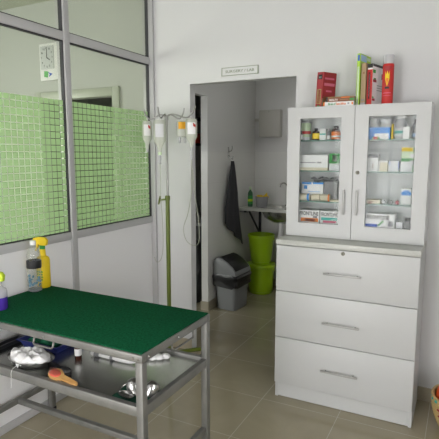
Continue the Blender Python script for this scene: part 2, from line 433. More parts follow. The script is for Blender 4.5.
# ================================================================== CABINETS
CX0, CX1 = -.98, -.181; CF = 2.645
t = thing('drawer_cabinet', 'white three-drawer base cabinet standing by the doorway', 'cabinet', ((CX0+CX1)/2, 2.83, 0))
hw = (CX1-CX0)/2
b = NB(); y0 = CF+.016-2.83; y1 = BW-.012-2.83
box(b, -hw, -hw+.018, y0, y1, 0, .968); box(b, hw-.018, hw, y0, y1, 0, .968); box(b, -hw+.018, hw-.018, y0+.01, y1, .09, .968)
obj('carcass', b, 'cab', t, smooth=False)
b = NB(); box(b, -hw+.019, hw-.019, y0+.004, y0+.03, .004, .095); obj('plinth', b, 'cab', t, smooth=False)
for i, (z0, z1) in enumerate(((.099, .393), (.397, .683), (.687, .964))):
    b = NB(); box(b, -hw+.001, hw-.001, y0-.019, y0-.001, z0, z1, bev=.0015); d = obj('drawer', b, 'cab', t)
    zc = (.241, .531, .826)[i]
    b = NB(); box(b, -.106, .106, y0-.049, y0-.041, zc-.006, zc+.006, bev=.002)
    for x in (-.08, .08): cyl(b, (x, y0-.043, zc), (x, y0-.018, zc), .004)
    obj('handle', b, 'satin', d)
    if i == 2:
        b = NB(); lathe(b, [(.011, 0), (.011, .006), (.008, .009)], (-.003, y0-.018, .948), 16, axis=(0, -1, 0)); box(b, -.0045, -.0015, y0-.0275, y0-.026, .942, .954, mi=1)
        obj('lock', b, ['lockmetal', 'black'], d)
b = NB(); box(b, CX0-.003, CX1+.002, CF-.008, BW-.001, .968, 1.0, bev=.002)
tag(obj('worktop', b, 'worktop'), 'speckled grey worktop on the white drawer cabinet', 'worktop')

UX0, UX1, UF, UZ0, UZ1 = -.975, -.18, 2.812, 1.0, 1.78
ux = (UX0+UX1)/2; uh = (UX1-UX0)/2
t = thing('display_cabinet', 'white medicine cabinet with two glass doors on the grey worktop', 'cabinet', (ux, 2.92, UZ0))
g = lambda y: y-2.92
b = NB(); ya = g(UF); yb = g(BW-.002)
box(b, -uh, -uh+.016, ya, yb, 0, .78); box(b, uh-.016, uh, ya, yb, 0, .78); box(b, -uh+.016, uh-.016, ya, yb, 0, .016); box(b, -uh+.016, uh-.016, ya, yb, .764, .78)
box(b, -uh+.016, uh-.016, yb-.008, yb, .016, .764); box(b, -.008, .008, ya+.03, yb-.008, .016, .764)
obj('carcass', b, 'cabin', t, smooth=False)
SH = (1.579, 1.397, 1.211)
for z in SH:
    for x0, x1 in ((-uh+.017, -.009), (.009, uh-.017)):
        b = NB(); box(b, x0, x1, ya+.02, yb-.009, z-UZ0, z-UZ0+.006); sg = obj('glass_shelf', b, 'shelfglass', t, smooth=False)
        b = NB(); box(b, x0, x1, ya+.0185, ya+.0202, z-UZ0, z-UZ0+.006); obj('polished_edge', b, 'glassedge', sg, smooth=False)
for x0, x1, h0, h1, hx, lk in ((-uh, -.0015, -.898-ux, -.653-ux, -.622-ux, 0), (.0015, uh, -.500-ux, -.253-ux, -.547-ux, 1)):
    b = NB(); frame(b, x0, x1, .003, .777, h0, h1, .087, .711, ya-.020, ya-.001); d = obj('door', b, 'cab', t, smooth=False)
    b = NB(); box(b, h0-.004, h1+.004, ya-.010, ya-.006, .083, .715); obj('glass_pane', b, 'cabglass', d, smooth=False)
    b = NB(); box(b, hx-.006, hx+.006, ya-.046, ya-.038, .152, .296, bev=.002)
    for z in (.17, .278): cyl(b, (hx, ya-.040, z), (hx, ya-.019, z), .0038)
    obj('handle', b, 'satin', d)
    if lk:
        b = NB(); lathe(b, [(.011, 0), (.011, .005), (.008, .008)], (-.551-ux, ya-.019, .397), 16, axis=(0, -1, 0)); box(b, -.5525-ux, -.5495-ux, ya-.0275, ya-.0265, .391, .403, mi=1)
        obj('lock', b, ['lockmetal', 'black'], d)

# ------------------------------------------------ things in the cabinet
def carton(name, label, cat, x0, x1, z0, z1, y0=2.87, y1=2.96, m='paper', bands=(), group=None, text=None, rz=0):
    """a box standing on a shelf; bands are printed areas (u0,u1,v0,v1,material) on its front"""
    w, h, dpt = x1-x0, z1-z0, y1-y0
    o = thing(name, label, cat, ((x0+x1)/2, (y0+y1)/2, z0), rz, group)
    b = NB(); box(b, -w/2, w/2, -dpt/2, dpt/2, 0, h, bev=.001, seg=1); p = obj('body', b, m, o)
    if bands:
        ms = []
        b = NB()
        for u0, u1, v0, v1, bm_ in bands:
            if bm_ not in ms: ms.append(bm_)
            box(b, -w/2+u0*w, -w/2+u1*w, -dpt/2-.0006, -dpt/2+.0002, v0*h, v1*h, mi=ms.index(bm_))
        if len(bands) == 2:
            b.free()
            for u0, u1, v0, v1, bm_ in bands:
                b = NB(); box(b, -w/2+u0*w, -w/2+u1*w, -dpt/2-.0006, -dpt/2+.0002, v0*h, v1*h); obj('printed_band', b, bm_, p, smooth=False)
        else: obj('print', b, ms, p, smooth=False)
    for (s, u, v, tw, th, tm) in (text or ()):
        lettering(s, tw*w, th*h, tm, p, (-w/2+u*w, -dpt/2-.0007, v*h))
    return o
def bottle(name, label, x, z, r, h, y, body='amber', lab='yellow', cap='ink', lz=(.12, .58), neck=.38, group=None, cat='bottle', stripe=None):
    o = thing(name, label, cat, (x, y, z), 0, group)
    hb = h*.66
    b = NB(); lathe(b, [(r*.9, 0), (r, .003), (r, hb), (r*.85, hb+h*.07), (r*neck, hb+h*.16), (r*neck, h*.88)], seg=20); obj('body', b, body, o)
    b = NB(); lathe(b, [(r*neck*1.25, h*.86), (r*neck*1.25, h*.985), (r*neck*1.1, h)], seg=16); obj('cap', b, cap, o)
    b = NB(); lathe(b, [(r+.0006, h*lz[0]), (r+.0006, h*lz[1])], seg=20, cap=False)
    ms = [lab]
    if stripe:
        ms.append(stripe); lathe(b, [(r+.001, h*(lz[0]+.12)), (r+.001, h*(lz[0]+.24))], seg=20, cap=False, mi=1)
    obj('label_band', b, ms, o)
    return o
s1, s2, s3, s0 = SH[0]+.006, SH[1]+.006, SH[2]+.006, UZ0+.016
# left, top shelf
bottle('medicine_bottle', 'big grey white bottle with yellow and red label, left end of top shelf', -.908, s1, .036, .150, 2.93, 'silverwhite', 'palegreen', 'white', (.15, .72), .5, 'medicines on the top shelves', stripe='red')
bottle('medicine_vial', 'little dark vial with white label in front of the big grey bottle', -.915, s1, .0115, .060, 2.865, 'amber', 'paper', 'ink', (.1, .6), .5, 'medicines on the top shelves', cat='vial')
bottle('medicine_bottle', 'brown glass bottle with plain yellow label on top shelf', -.827, s1, .0225, .073, 2.89, group='medicines on the top shelves')
carton('medicine_carton', 'small white carton with teal stripe between the two brown bottles', 'carton', -.800, -.762, s1, s1+.068, bands=[(0, 1, .48, .60, 'teal')], group='medicines on the top shelves')
bottle('medicine_vial', 'narrow white vial with dark band right of the teal striped carton', -.748, s1, .0105, .068, 2.885, 'midgrey', 'paper', 'grey', (.1, .42), .55, 'medicines on the top shelves', cat='vial')
bottle('medicine_bottle', 'brown glass bottle with orange and white label on top shelf', -.704, s1, .027, .083, 2.885, 'amber', 'orange', 'ink', (.08, .6), .4, 'medicines on the top shelves', stripe='paper')
# left, second shelf
carton('flat_carton', 'flat tan carton under the long white carton', 'carton', -.932, -.742, s2, s2+.018, 2.855, 2.965, 'cream', group='cartons on the second shelves')
carton('long_carton', 'long plain white carton lying on a flat tan carton', 'carton', -.938, -.742, s2+.018, s2+.094, 2.86, 2.96, 'paper', bands=[(.10, .62, .36, .44, 'grey'), (.66, .80, .34, .46, 'grey')], group='cartons on the second shelves')
carton('dressing_packet', 'green and white packet at right end of the left second shelf', 'packet', -.735, -.672, s2, s2+.103, 2.865, 2.93, 'silverwhite', bands=[(0, 1, .42, 1, 'leaf'), (.3, .7, .55, .9, 'palegreen')], group='cartons on the second shelves')
# left, third shelf
carton('glove_carton', 'white carton with blue top edge behind the bandage rolls', 'carton', -.912, -.775, s3, s3+.112, 2.90, 2.975, 'paper', bands=[(0, .45, .88, 1, 'skyblue'), (.5, 1, .90, 1, 'skyblue'), (.1, .25, .62, .82, 'skyblue'), (.3, .85, .45, .50, 'paleblue'), (.35, .75, .28, .33, 'paleblue')], group='things on the third shelves')
o = carton('grey_carton', 'grey carton at the right of the blue edged carton', 'carton', -.772, -.692, s3, s3+.118, 2.905, 2.975, 'midgrey', group='things on the third shelves')
b = NB()
N = 8
vs = [[b.verts.new((-.07+.16*i/N, -.04+.07*j/4, .010*math.sin(i*1.7+j)+.006*math.cos(j*2.3)+.012)) for j in range(5)] for i in range(N+1)]
for i in range(N):
    for j in range(4): b.faces.new((vs[i][j], vs[i+1][j], vs[i+1][j+1], vs[i][j+1]))
r = bmesh.ops.extrude_face_region(b, geom=b.faces[:])
for q in r['geom']:
    if isinstance(q, bmesh.types.BMVert): q.co.z += .006
tag(obj('plastic_wrapper', b, 'midgrey', loc=(-.79, 2.955, s3+.114)), 'crumpled dark grey wrapper lying on top of the grey carton', 'wrapper')
def roll(x0, x1, label, y=2.868, r=.021, end='cream'):
    o = thing('bandage_roll', label, 'bandage', (x0, y, s3+r+.0005), 0, 'cream bandage rolls on the third shelf')
    b = NB(); lathe(b, [(r*.92, 0), (r, .003), (r, x1-x0-.003), (r*.92, x1-x0)], seg=18, axis=(1, 0, 0)); obj('roll', b, 'cream', o)
    b = NB(); lathe(b, [(r+.0006, (x1-x0)*.80), (r+.0006, (x1-x0)*.96)], seg=18, axis=(1, 0, 0), cap=False); obj('tape_band', b, end, o)
roll(-.925, -.848, 'left cream bandage roll below the blue edged carton', end='skyblue')
roll(-.838, -.785, 'middle cream bandage roll below the blue edged carton', end='cream')
roll(-.781, -.722, 'right cream bandage roll with orange end band', end='orange')
b = NB(); box(b, -.026, .026, -.02, .02, 0, .012, bev=.003); tag(obj('small_packet', b, 'cream', loc=(-.692, 2.87, s3)), 'tiny cream packet beside the rightmost bandage roll', 'packet')
# left, floor of the cabinet
carton('flea_treatment_carton', 'white carton with black lettering and orange red lower band', 'carton', -.915, -.785, s0, s0+.142, 2.86, 2.95, 'paper', bands=[(0.1, .95, .50, .66, 'orange'), (.3, .8, .53, .62, 'red'), (.70, .9, .67, .75, 'midgrey')], group='white cartons on the cabinet floor', text=[('FRONTLINE', .5, .855, .92, .17, 'ink')])
carton('flea_treatment_carton', 'white carton with black lettering and teal and pink lower band', 'carton', -.778, -.668, s0, s0+.142, 2.86, 2.95, 'paper', bands=[(.05, .95, .60, .72, 'teal'), (.15, .9, .49, .59, 'pink')], group='white cartons on the cabinet floor', text=[('FRONTLINE', .5, .855, .92, .17, 'ink')])
# right, top shelf
carton('blue_carton', 'bright blue and white carton on the right top shelf', 'carton', -.522, -.392, s1, s1+.068, 2.85, 2.90, 'skyblue', bands=[(.35, .95, 0, .5, 'paper')], group='medicines on the top shelves')
bottle('medicine_jar', 'white jar behind left half of the blue carton', -.502, s1, .030, .125, 2.95, 'white', 'paper', 'white', (.3, .62), .75, 'medicines on the top shelves', 'jar', stripe='pink')
bottle('medicine_jar', 'white jar behind right half of the blue carton', -.428, s1, .034, .120, 2.95, 'white', 'silverwhite', 'silverwhite', (.1, .3), .8, 'medicines on the top shelves', 'jar')
carton('tiny_carton', 'tiny red and green carton in front of the bright blue carton', 'carton', -.487, -.447, s1, s1+.014, 2.832, 2.846, 'leaf', bands=[(.2, .8, 0, 1, 'red')], group='medicines on the top shelves')
o = bottle('clear_jar', 'clear jar with white lid and yellow strip on top shelf', -.345, s1, .031, .135, 2.915, 'milky', 'silverwhite', 'white', (.12, .45), .7, 'medicines on the top shelves', 'jar', stripe='teal')
carton('yellow_packet', 'thin yellow upright packet left of the clear jar', 'packet', -.386, -.378, s1, s1+.085, 2.855, 2.90, 'yellow', group='medicines on the top shelves')
carton('medicine_carton', 'small white carton in front of the clear jar', 'carton', -.322, -.288, s1, s1+.066, 2.84, 2.876, 'paper', bands=[(.1, .9, .6, .63, 'grey'), (.1, .9, .45, .48, 'grey'), (.1, .7, .3, .33, 'grey')], group='medicines on the top shelves')
bottle('dark_bottle', 'dark grey bottle at the right end of the right top shelf', -.262, s1, .022, .115, 2.93, 'midgrey', 'paleblue', 'ink', (.1, .3), .5, 'medicines on the top shelves')
# right, second shelf
carton('medicine_carton', 'tall white carton with dark top at the left of right second shelf', 'carton', -.515, -.452, s2, s2+.098, 2.87, 2.92, 'paper', bands=[(0, 1, .80, 1, 'midgrey'), (.5, .58, .18, .45, 'brown')], group='cartons on the second shelves')
carton('cream_packet', 'square cream packet next to the dark topped carton', 'packet', -.448, -.398, s2, s2+.062, 2.86, 2.92, 'cream', bands=[(0, 1, .85, 1, 'paper'), (0, .12, 0, 1, 'paper')], group='cartons on the second shelves')
carton('plastic_packet', 'white plastic packet with blue edge in the middle of right second shelf', 'packet', -.394, -.336, s2, s2+.062, 2.86, 2.93, 'silverwhite', bands=[(.92, 1, .2, .9, 'blue'), (.05, .12, .7, .9, 'skyblue')], group='cartons on the second shelves')
carton('white_packet', 'white packet under the yellow and green packet', 'packet', -.329, -.262, s2, s2+.064, 2.86, 2.93, 'silverwhite', bands=[(0, .7, .9, 1, 'leaf'), (.93, 1, 0, .6, 'leaf')], group='cartons on the second shelves')
carton('yellow_green_packet', 'yellow and green packet resting on a white packet', 'packet', -.327, -.262, s2+.064, s2+.136, 2.865, 2.925, 'palegreen', bands=[(0, .9, .70, 1, 'yellow'), (0, 1, 0, .16, 'leaf'), (.7, 1, .2, .5, 'paper')], group='cartons on the second shelves')
# right, third shelf
carton('beige_carton', 'low beige carton stacked at the left of right third shelf', 'carton', -.515, -.43, s3, s3+.022, 2.86, 2.93, 'cream', bands=[(.2, .5, 0, .6, 'brown')], group='things on the third shelves')
for i, (x, m, lb) in enumerate(((-.412, 'silverwhite', 'small silver cylinder lying second from the beige carton'), (-.375, 'grey', 'small grey cylinder in the middle of the right third shelf'), (-.338, 'darkred', 'small dark red cylinder beside the blue and white carton'))):
    b = NB(); lathe(b, [(.008, 0), (.011, .003), (.011, .024), (.008, .028)], seg=14, axis=(0, 1, 0)); tag(obj('ampoule', b, m, loc=(x, 2.86, s3+.0115)), lb, 'ampoule', 'things on the third shelves')
carton('milk_carton', 'upright white carton with a blue peak on the right third shelf', 'carton', -.318, -.266, s3, s3+.092, 2.87, 2.92, 'paper', bands=[(0, 1, .58, .80, 'skyblue'), (.2, .8, .80, .9, 'skyblue')], group='things on the third shelves')
# right, floor of the cabinet
carton('flea_treatment_carton', 'white carton with black lettering and a green diagonal flash', 'carton', -.505, -.345, s0, s0+.142, 2.86, 2.95, 'paper', bands=[(.42, .50, .50, .58, 'leaf'), (.48, .56, .57, .65, 'leaf'), (.54, .62, .64, .72, 'leaf'), (.78, .95, .50, .72, 'midgrey')], group='white cartons on the cabinet floor', text=[('FRONTLINE', .42, .855, .78, .17, 'ink')])
carton('blue_packet', 'flat blue packet in front of the green flash carton', 'packet', -.505, -.44, s0, s0+.082, 2.838, 2.855, 'blue', group='white cartons on the cabinet floor')
bottle('dark_bottle', 'short dark bottle in the bottom right corner of the cabinet', -.278, s0, .020, .125, 2.88, 'midgrey', 'midgrey', 'ink', (.1, .5), .6, 'white cartons on the cabinet floor')
carton('medicine_carton', 'plain pale carton between green flash carton and dark bottle', 'carton', -.338, -.304, s0, s0+.10, 2.87, 2.93, 'silverwhite', group='white cartons on the cabinet floor')

# ------------------------------------------------ books on the cabinet
def book(label, loc, rot, th, h, dp, cover, spine=(), front=(), page='paper', text=(), group='books on the medicine cabinet'):
    """stands on z, spine towards -y, front cover on +x"""
    o = thing('book', label, 'book', loc, 0, group, rot)
    b = NB()
    box(b, -th/2, -th/2+.0025, 0, dp, 0, h); box(b, th/2-.0025, th/2, 0, dp, 0, h); box(b, -th/2, th/2, -.002, .0015, 0, h, bev=.0008, seg=1)
    obj('cover', b, cover, o, smooth=False)
    b = NB(); box(b, -th/2+.0027, th/2-.0027, .002, dp-.004, .003, h-.003); obj('pages', b, page, o, smooth=False)
    ms = []; b = NB()
    for u0, u1, v0, v1, m in spine:
        if m not in ms: ms.append(m)
        box(b, -th/2+u0*th, -th/2+u1*th, -.0027, -.0018, v0*h, v1*h, mi=ms.index(m))
    for u0, u1, v0, v1, m in front:
        if m not in ms: ms.append(m)
        box(b, th/2-.0002, th/2+.0006, u0*dp, u1*dp, v0*h, v1*h, mi=ms.index(m))
    if ms: obj('print', b, ms, o, smooth=False)
    return o
bz = UZ1
# the leaning red one
book('thick dark red book leaning at left end of the cabinet top', (-.812, 2.868, bz), (0, math.radians(4), math.radians(-27)), .050, .205, .110, 'darkred',
     [(.2, .8, .10, .52, 'olivegold'), (.3, .7, .12, .5, 'darkred'), (.36, .64, .14, .48, 'olivegold'), (.2, .8, .80, .93, 'ink'), (.3, .7, .83, .88, 'silverwhite'), (.3, .7, .02, .06, 'leaf')],
     [(.1, .85, .80, .85, 'pink'), (.08, .9, .62, .70, 'pink'), (.25, .7, .45, .50, 'pink'), (0, .95, .05, .26, 'tan'), (.1, .5, .12, .32, 'brown')])
def lying(label, x0, x1, z, h, m, bands, y0=2.816, dp=.076, text=()):
    o = thing('book', label, 'book', ((x0+x1)/2, y0, z), 0, 'books on the medicine cabinet')
    w = x1-x0; b = NB(); box(b, -w/2, w/2, 0, dp, 0, .002); box(b, -w/2, w/2, 0, dp, h-.002, h); box(b, -w/2, w/2, -.001, .0015, 0, h); obj('cover', b, m, o, smooth=False)
    b = NB(); box(b, -w/2+.003, w/2-.003, .002, dp-.003, .0022, h-.0022); obj('pages', b, 'paper', o, smooth=False)
    ms = []; b = NB()
    for u0, u1, v0, v1, c in bands:
        if c not in ms: ms.append(c)
        box(b, -w/2+u0*w, -w/2+u1*w, -.0017, -.0008, v0*h, v1*h, mi=ms.index(c))
    obj('print', b, ms, o, smooth=False)
    for s, u, v, tw, th, tm in text: lettering(s, tw*w, th*h, tm, o, (-w/2+u*w, -.0018, v*h))
lying('white spined book lying flat with orange words on its spine', -.768, -.592, bz, .023, 'paper', [(0, .05, 0, 1, 'orange'), (.80, .86, .3, .7, 'grey'), (.93, .98, .2, .8, 'orange')], text=[('Birds of', .29, .5, .25, .62, 'leaf'), ('East Africa', .59, .5, .32, .6, 'orange')])
lying('brown spined book lying flat on the white spined book', -.752, -.592, bz+.0232, .028, 'brown', [(0, .06, 0, 1, 'ink'), (.55, .85, .72, 1, 'orange'), (.85, 1, .2, .6, 'leaf'), (.5, .8, .35, .42, 'tan'), (0, 1, .92, 1, 'olivegold')], text=[('HEALTH', .27, .38, .30, .4, 'paper')])
book('tall thin lime green book, the tallest on the cabinet top', (-.578, 2.845, bz), (0, 0, math.radians(-12)), .018, .287, .15, 'limebook', [(.2, .8, .05, .75, 'palegreen'), (.2, .8, .86, .97, 'blue'), (.2, .8, 0, .12, 'grey')], [(.05, .6, .86, .98, 'paleblue'), (.5, .95, .9, .96, 'palegreen')])
book('plain tan spined book between the lime and the red books', (-.548, 2.845, bz), (0, 0, math.radians(-12)), .028, .232, .14, 'tan', [(.3, .7, .75, .78, 'brown'), (.2, .8, .1, .14, 'midgrey'), (0, 1, 0, .06, 'grey')])
book('red and black spined book with white picture cover beside red can', (-.512, 2.842, bz), (0, 0, math.radians(-15)), .030, .225, .145, 'paper', [(0, 1, 0, .86, 'red'), (0, 1, .90, 1, 'ink'), (.22, .58, .14, .80, 'ink'), (.3, .5, .2, .74, 'midgrey')],
     [(0, 1, .94, 1, 'ink'), (.02, .25, .78, .86, 'leaf'), (.04, .35, .56, .62, 'darkred'), (.10, .3, .62, .66, 'leaf'), (.02, .25, .1, .16, 'darkred'), (.0, .15, .17, .2, 'leaf'), (.8, .98, .66, .8, 'darkred'), (.4, .9, .36, .38, 'grey'), (.4, .9, .42, .44, 'grey'), (.4, .9, .48, .5, 'grey')])
t = thing('spray_can', 'red aerosol can with yellow flame and clear cap beside the books', 'spray can', (-.419, 2.87, bz))
b = NB(); lathe(b, [(.028, 0), (.0305, .004), (.0305, .212), (.027, .221)], seg=26); o = obj('body', b, 'red', t)
def curved_patch(b, r, poly, mi=0):
    """polygon of (angle, z) wrapped on a cylinder of radius r, facing -y"""
    vs = [b.verts.new((r*math.sin(a), -r*math.cos(a), z)) for a, z in poly]
    b.faces.new(vs).material_index = mi
b = NB()
for x0 in range(-4, 4):
    a0, a1 = x0*.19, (x0+1)*.19
    top = lambda a: .218-.02*abs(a); 
    curved_patch(b, .0311, [(a0, .178+abs(a0)*.02), (a1, .178+abs(a1)*.02), (a1, .205), (a0, .205)], 0)
    if abs(a0) < .5 and abs(a1) < .5: curved_patch(b, .0312, [(a0, .095+abs(a0)*.11), (a1, .095+abs(a1)*.11), (a1, .16+.02*(x0 % 2)), (a0, .16+.02*((x0+1) % 2))], 1)
    if abs(a0) < .3 and abs(a1) < .3: curved_patch(b, .0314, [(a0, .105+abs(a0)*.12), (a1, .105+abs(a1)*.12), (a1, .14), (a0, .14)], 2)
    if abs(a0) < .4 and abs(a1) < .4: curved_patch(b, .0312, [(a0, .082), (a1, .082), (a1, .094), (a0, .094)], 3)
    curved_patch(b, .0312, [(a0, .058), (a1, .058), (a1, .062), (a0, .062)], 4)
    curved_patch(b, .0312, [(a0, .045), (a1, .045), (a1, .047), (a0, .047)], 4)
obj('flame_print', b, ['darkred', 'yellow', 'orange', 'ink', 'pink'], o)
b = NB(); lathe(b, [(.028, .219), (.0295, .222), (.0295, .262), (.027, .268)], seg=26); obj('cap', b, 'milky', t)

# ================================================================== TREATMENT TABLE
TX0, TX1, TY0, TY1 = -2.112, -1.036, 1.372, 1.912
t = thing('treatment_table', 'steel treatment table with green mat and lower shelf', 'table', ((TX0+TX1)/2, (TY0+TY1)/2, 0))
tx, ty = (TX0+TX1)/2, (TY0+TY1)/2; hx = (TX1-TX0)/2; hy = (TY1-TY0)/2
L = .033; TT = .750
b = NB(); box(b, -hx+.002, hx-.002, -hy+.002, hy-.002, .742, .747)
for y in (-hy, hy-.028): box(b, -hx, hx, y, y+.028, .719, .751, bev=.003)
for x in (-hx, hx-.028): box(b, x, x+.028, -hy+.028, hy-.028, .719, .751, bev=.003)
top = obj('tabletop', b, 'steel', t)
b = NB(); box(b, -hx+.012, hx-.008, -hy+.008, hy-.006, .7505, .757, bev=.002); obj('mat', b, 'mat', t)
for x in (-hx+.001, hx-L-.001):
    for y in (-hy+.001, hy-L-.001):
        b = NB(); box(b, x, x+L, y, y+L, .016, .719, bev=.004); lg = obj('leg', b, 'steel', t)
        b = NB(); lathe(b, [(.02, 0), (.023, .004), (.023, .02)], (x+L/2, y+L/2, 0), 16); obj('rubber_foot', b, 'rubber', lg)
b = NB(); box(b, -hx+.02, hx-.02, -hy+.02, hy-.02, .515, .519); obj('shelf_sheet', b, 'sheet', t, smooth=False)
b = NB()
for y in (-hy+.003, hy-.028): box(b, -hx+L, hx-L, y, y+.025, .495, .537, bev=.003)
for x in (-hx+.003, hx-.028): box(b, x, x+.025, -hy+L, hy-L, .495, .537, bev=.003)
obj('shelf_rail', b, 'steel', t)
b = NB()
for x in (-hx+.007, hx-.033): box(b, x, x+.026, -hy+L, hy-L, .158, .186, bev=.003)
box(b, -hx+.033, hx-.033, .004, .032, .158, .186, bev=.003)
obj('stretcher', b, 'steel', t)
for a, c, horiz in ((-1.617-tx, -1.502-tx, 1), (1.60-ty, 1.775-ty, 0)):
    b = NB()
    if horiz: p = [(a, -hy+.012, .714), (a, -hy+.004, .694), (a+.008, -hy+.002, .688), (c-.008, -hy+.002, .688), (c, -hy+.004, .694), (c, -hy+.012, .720)]
    else: p = [(hx-.016, a, .714), (hx-.014, a, .692), (hx-.012, a+.008, .682), (hx-.012, c-.008, .682), (hx-.014, c, .692), (hx-.016, c, .714)]
    tube(b, p, .0045, 8, smooth=False); obj('tie_loop', b, 'steel', t)
b = NB()
for x in (-1.547-tx, -1.077-tx, -1.052-tx): lathe(b, [(.005, 0), (.004, .003)], (x, -hy, .733), 10, axis=(0, -1, 0))
for y in (1.42-ty, 1.633-ty): lathe(b, [(.005, 0), (.004, .003)], (hx, y, .733), 10, axis=(1, 0, 0))
obj('bolt', b, 'chrome', t)

MZ = .757
# spray bottles and drink bottle on the mat
def spray(name, label, loc, rz, prof, body, head, r, neckz, h):
    t = thing(name, label, 'spray bottle', loc, rz, 'bottles on the green mat')
    b = NB(); lathe(b, prof, seg=24); bo = obj('body', b, body, t)
    b = NB(); lathe(b, [(.014, neckz), (.0145, neckz+.004), (.0145, neckz+.020), (.012, neckz+.022)], seg=18); obj('collar', b, head[1], t)
    b = NB()
    z = neckz+.022
    prism(b, [(-.028, z), (.014, z), (.020, z+.018), (.052, z+.022), (.052, z+.040), (.018, z+.048), (-.020, z+.046), (-.034, z+.030)], -.011, .011, 'xz', bev=.004)
    hd = obj('spray_head', b, head[0], t)
    b = NB(); prism(b, [(.022, z+.02), (.034, z+.02), (.036, z-.012), (.046, z-.03), (.040, z-.034), (.027, z-.014)], -.006, .006, 'xz', bev=.002); obj('trigger', b, head[2], hd)
    b = NB(); cyl(b, (.051, 0, z+.031), (.062, 0, z+.031), .008, .007); obj('nozzle', b, head[3], hd)
    return t, bo
t1, bo = spray('spray_bottle', 'spray bottle of purple liquid with lime green head at the mat edge', (-1.968, 1.490, MZ), math.radians(195),
      [(.033, 0, 1), (.037, .006, 1), (.037, .062, 0), (.037, .085), (.034, .098), (.018, .112), (.014, .118)], ['milky', 'purple'], ('ylime', 'white', 'ylime', 'ylime'), .037, .116, .2)
t2, bo = spray('spray_bottle', 'yellow spray bottle with green and yellow trigger head by partition', (-2.085, 1.872, MZ), math.radians(195),
      [(.033, 0), (.037, .006), (.037, .155), (.032, .170), (.018, .180), (.015, .218)], 'yellow', ('yellow', 'leaf', 'yellow', 'leaf'), .04, .216, .3)
b = NB()
for i, z in enumerate((.045, .06, .075, .09)):
    for a in (1.7, 2.1, 2.5, 2.9, 3.3):
        curved_patch(b, .0376, [(a, z), (a+.25+.1*(i % 2), z), (a+.25, z+.009), (a+.04, z+.010)], 0)
obj('print', b, 'leaf', bo)
t = thing('drink_bottle', 'clear plastic bottle with black band and white cap on mat', 'bottle', (-2.060, 1.786, MZ), 0, 'bottles on the green mat')
pr = [(.030, 0), (.037, .006)]
for k in range(7): pr += [(.0375, .012+k*.026), (.0355, .012+k*.026+.013)]
pr += [(.0375, .195), (.034, .215), (.020, .245), (.013, .256), (.013, .268)]
b = NB(); lathe(b, pr, seg=28); bo = obj('body', b, 'clear', t)
b = NB(); lathe(b, [(.0384, .132), (.0392, .136), (.0392, .170), (.0384, .174)], seg=28, cap=False); obj('label_band', b, 'black', t)
b = NB(); lathe(b, [(.0155, .258), (.0158, .261), (.0158, .279), (.0145, .281)], seg=22); obj('cap', b, 'white', t)
b = NB()
for k in range(26):
    a = R.uniform(0, 2*PI); z = R.uniform(.03, .09); s = R.uniform(.004, .009)
    bmesh.ops.create_icosphere(b, subdivisions=1, radius=s, matrix=Matrix.Translation((.026*math.cos(a), .026*math.sin(a), z)))
lathe(b, [(.028, .003), (.034, .006), (.034, .016)], seg=20, mi=1)
obj('contents', b, ['bluebits', 'midgrey'], bo)['label'] = 'blue and dark contents at the bottom of the clear bottle'

# things on the lower shelf
SZ = .519
t = thing('steel_dish', 'oval steel dish piled with white gauze on lower shelf', 'dish', (-1.768, 1.486, SZ), math.radians(3))
b = NB(); lathe(b, [(.075, 0), (.092, .004), (.117, .030), (.126, .036), (.126, .038), (.115, .034), (.088, .008), (.02, .007)], seg=36, sx=1, sy=.64); obj('bowl', b, 'chrome', t)
b = NB()
NU, NV = 44, 16
rings = []
for j in range(NV+1):
    f = j/NV; ring = []
    for i in range(NU):
        a = 2*PI*i/NU
        rr = math.sin(f*PI/2)
        nz = .010*math.sin(3*a+f*5)+.008*math.sin(7*a+2)*f+.005*math.sin(11*a-f*9)
        x = .112*rr*math.cos(a)-.004*(1+.06*math.sin(5*a)); y = .068*rr*math.sin(a)*(1+.06*math.cos(4*a))
        z = .030+.034*(1-f**3.5)+nz*.45*(.4+.6*rr)
        q = Vector((x, y, 0)); z += .014*noise.noise(q*30)+.009*noise.noise(q*70+Vector((3, 1, 2)))
        ring.append(b.verts.new((x, y, z)))
    rings.append(ring)
for j in range(NV):
    for i in range(NU):
        q = (rings[j][i], rings[j][(i+1) % NU], rings[j+1][(i+1) % NU], rings[j+1][i])
        b.faces.new(q)
bmesh.ops.remove_doubles(b, verts=b.verts[:], dist=.0004)
# corner hanging over the rim
A = [(-.035, -.050, .050), (.055, -.048, .050), (.048, -.066, .044), (.008, -.075, .032), (.0, -.078, .012), (-.012, -.076, .026), (-.032, -.068, .040)]
f = b.faces.new([b.verts.new(p) for p in A])
r = bmesh.ops.extrude_face_region(b, geom=[f])
for q in r['geom']:
    if isinstance(q, bmesh.types.BMVert): q.co.y += .004
tag(obj('gauze_heap', b, 'gauze', loc=(-1.768, 1.486, SZ)), 'crumpled white gauze heaped in the oval steel dish', 'gauze')
b = NB(); tube(b, [(-1.760, 1.405, .550), (-1.762, 1.378, .541), (-1.763, 1.3695, .525), (-1.762, 1.368, .50), (-1.765, 1.368, .455)], .0012, 6); tag(obj('gauze_thread', b, 'gauze'), 'white thread hanging over the front rail of the lower shelf', 'thread')

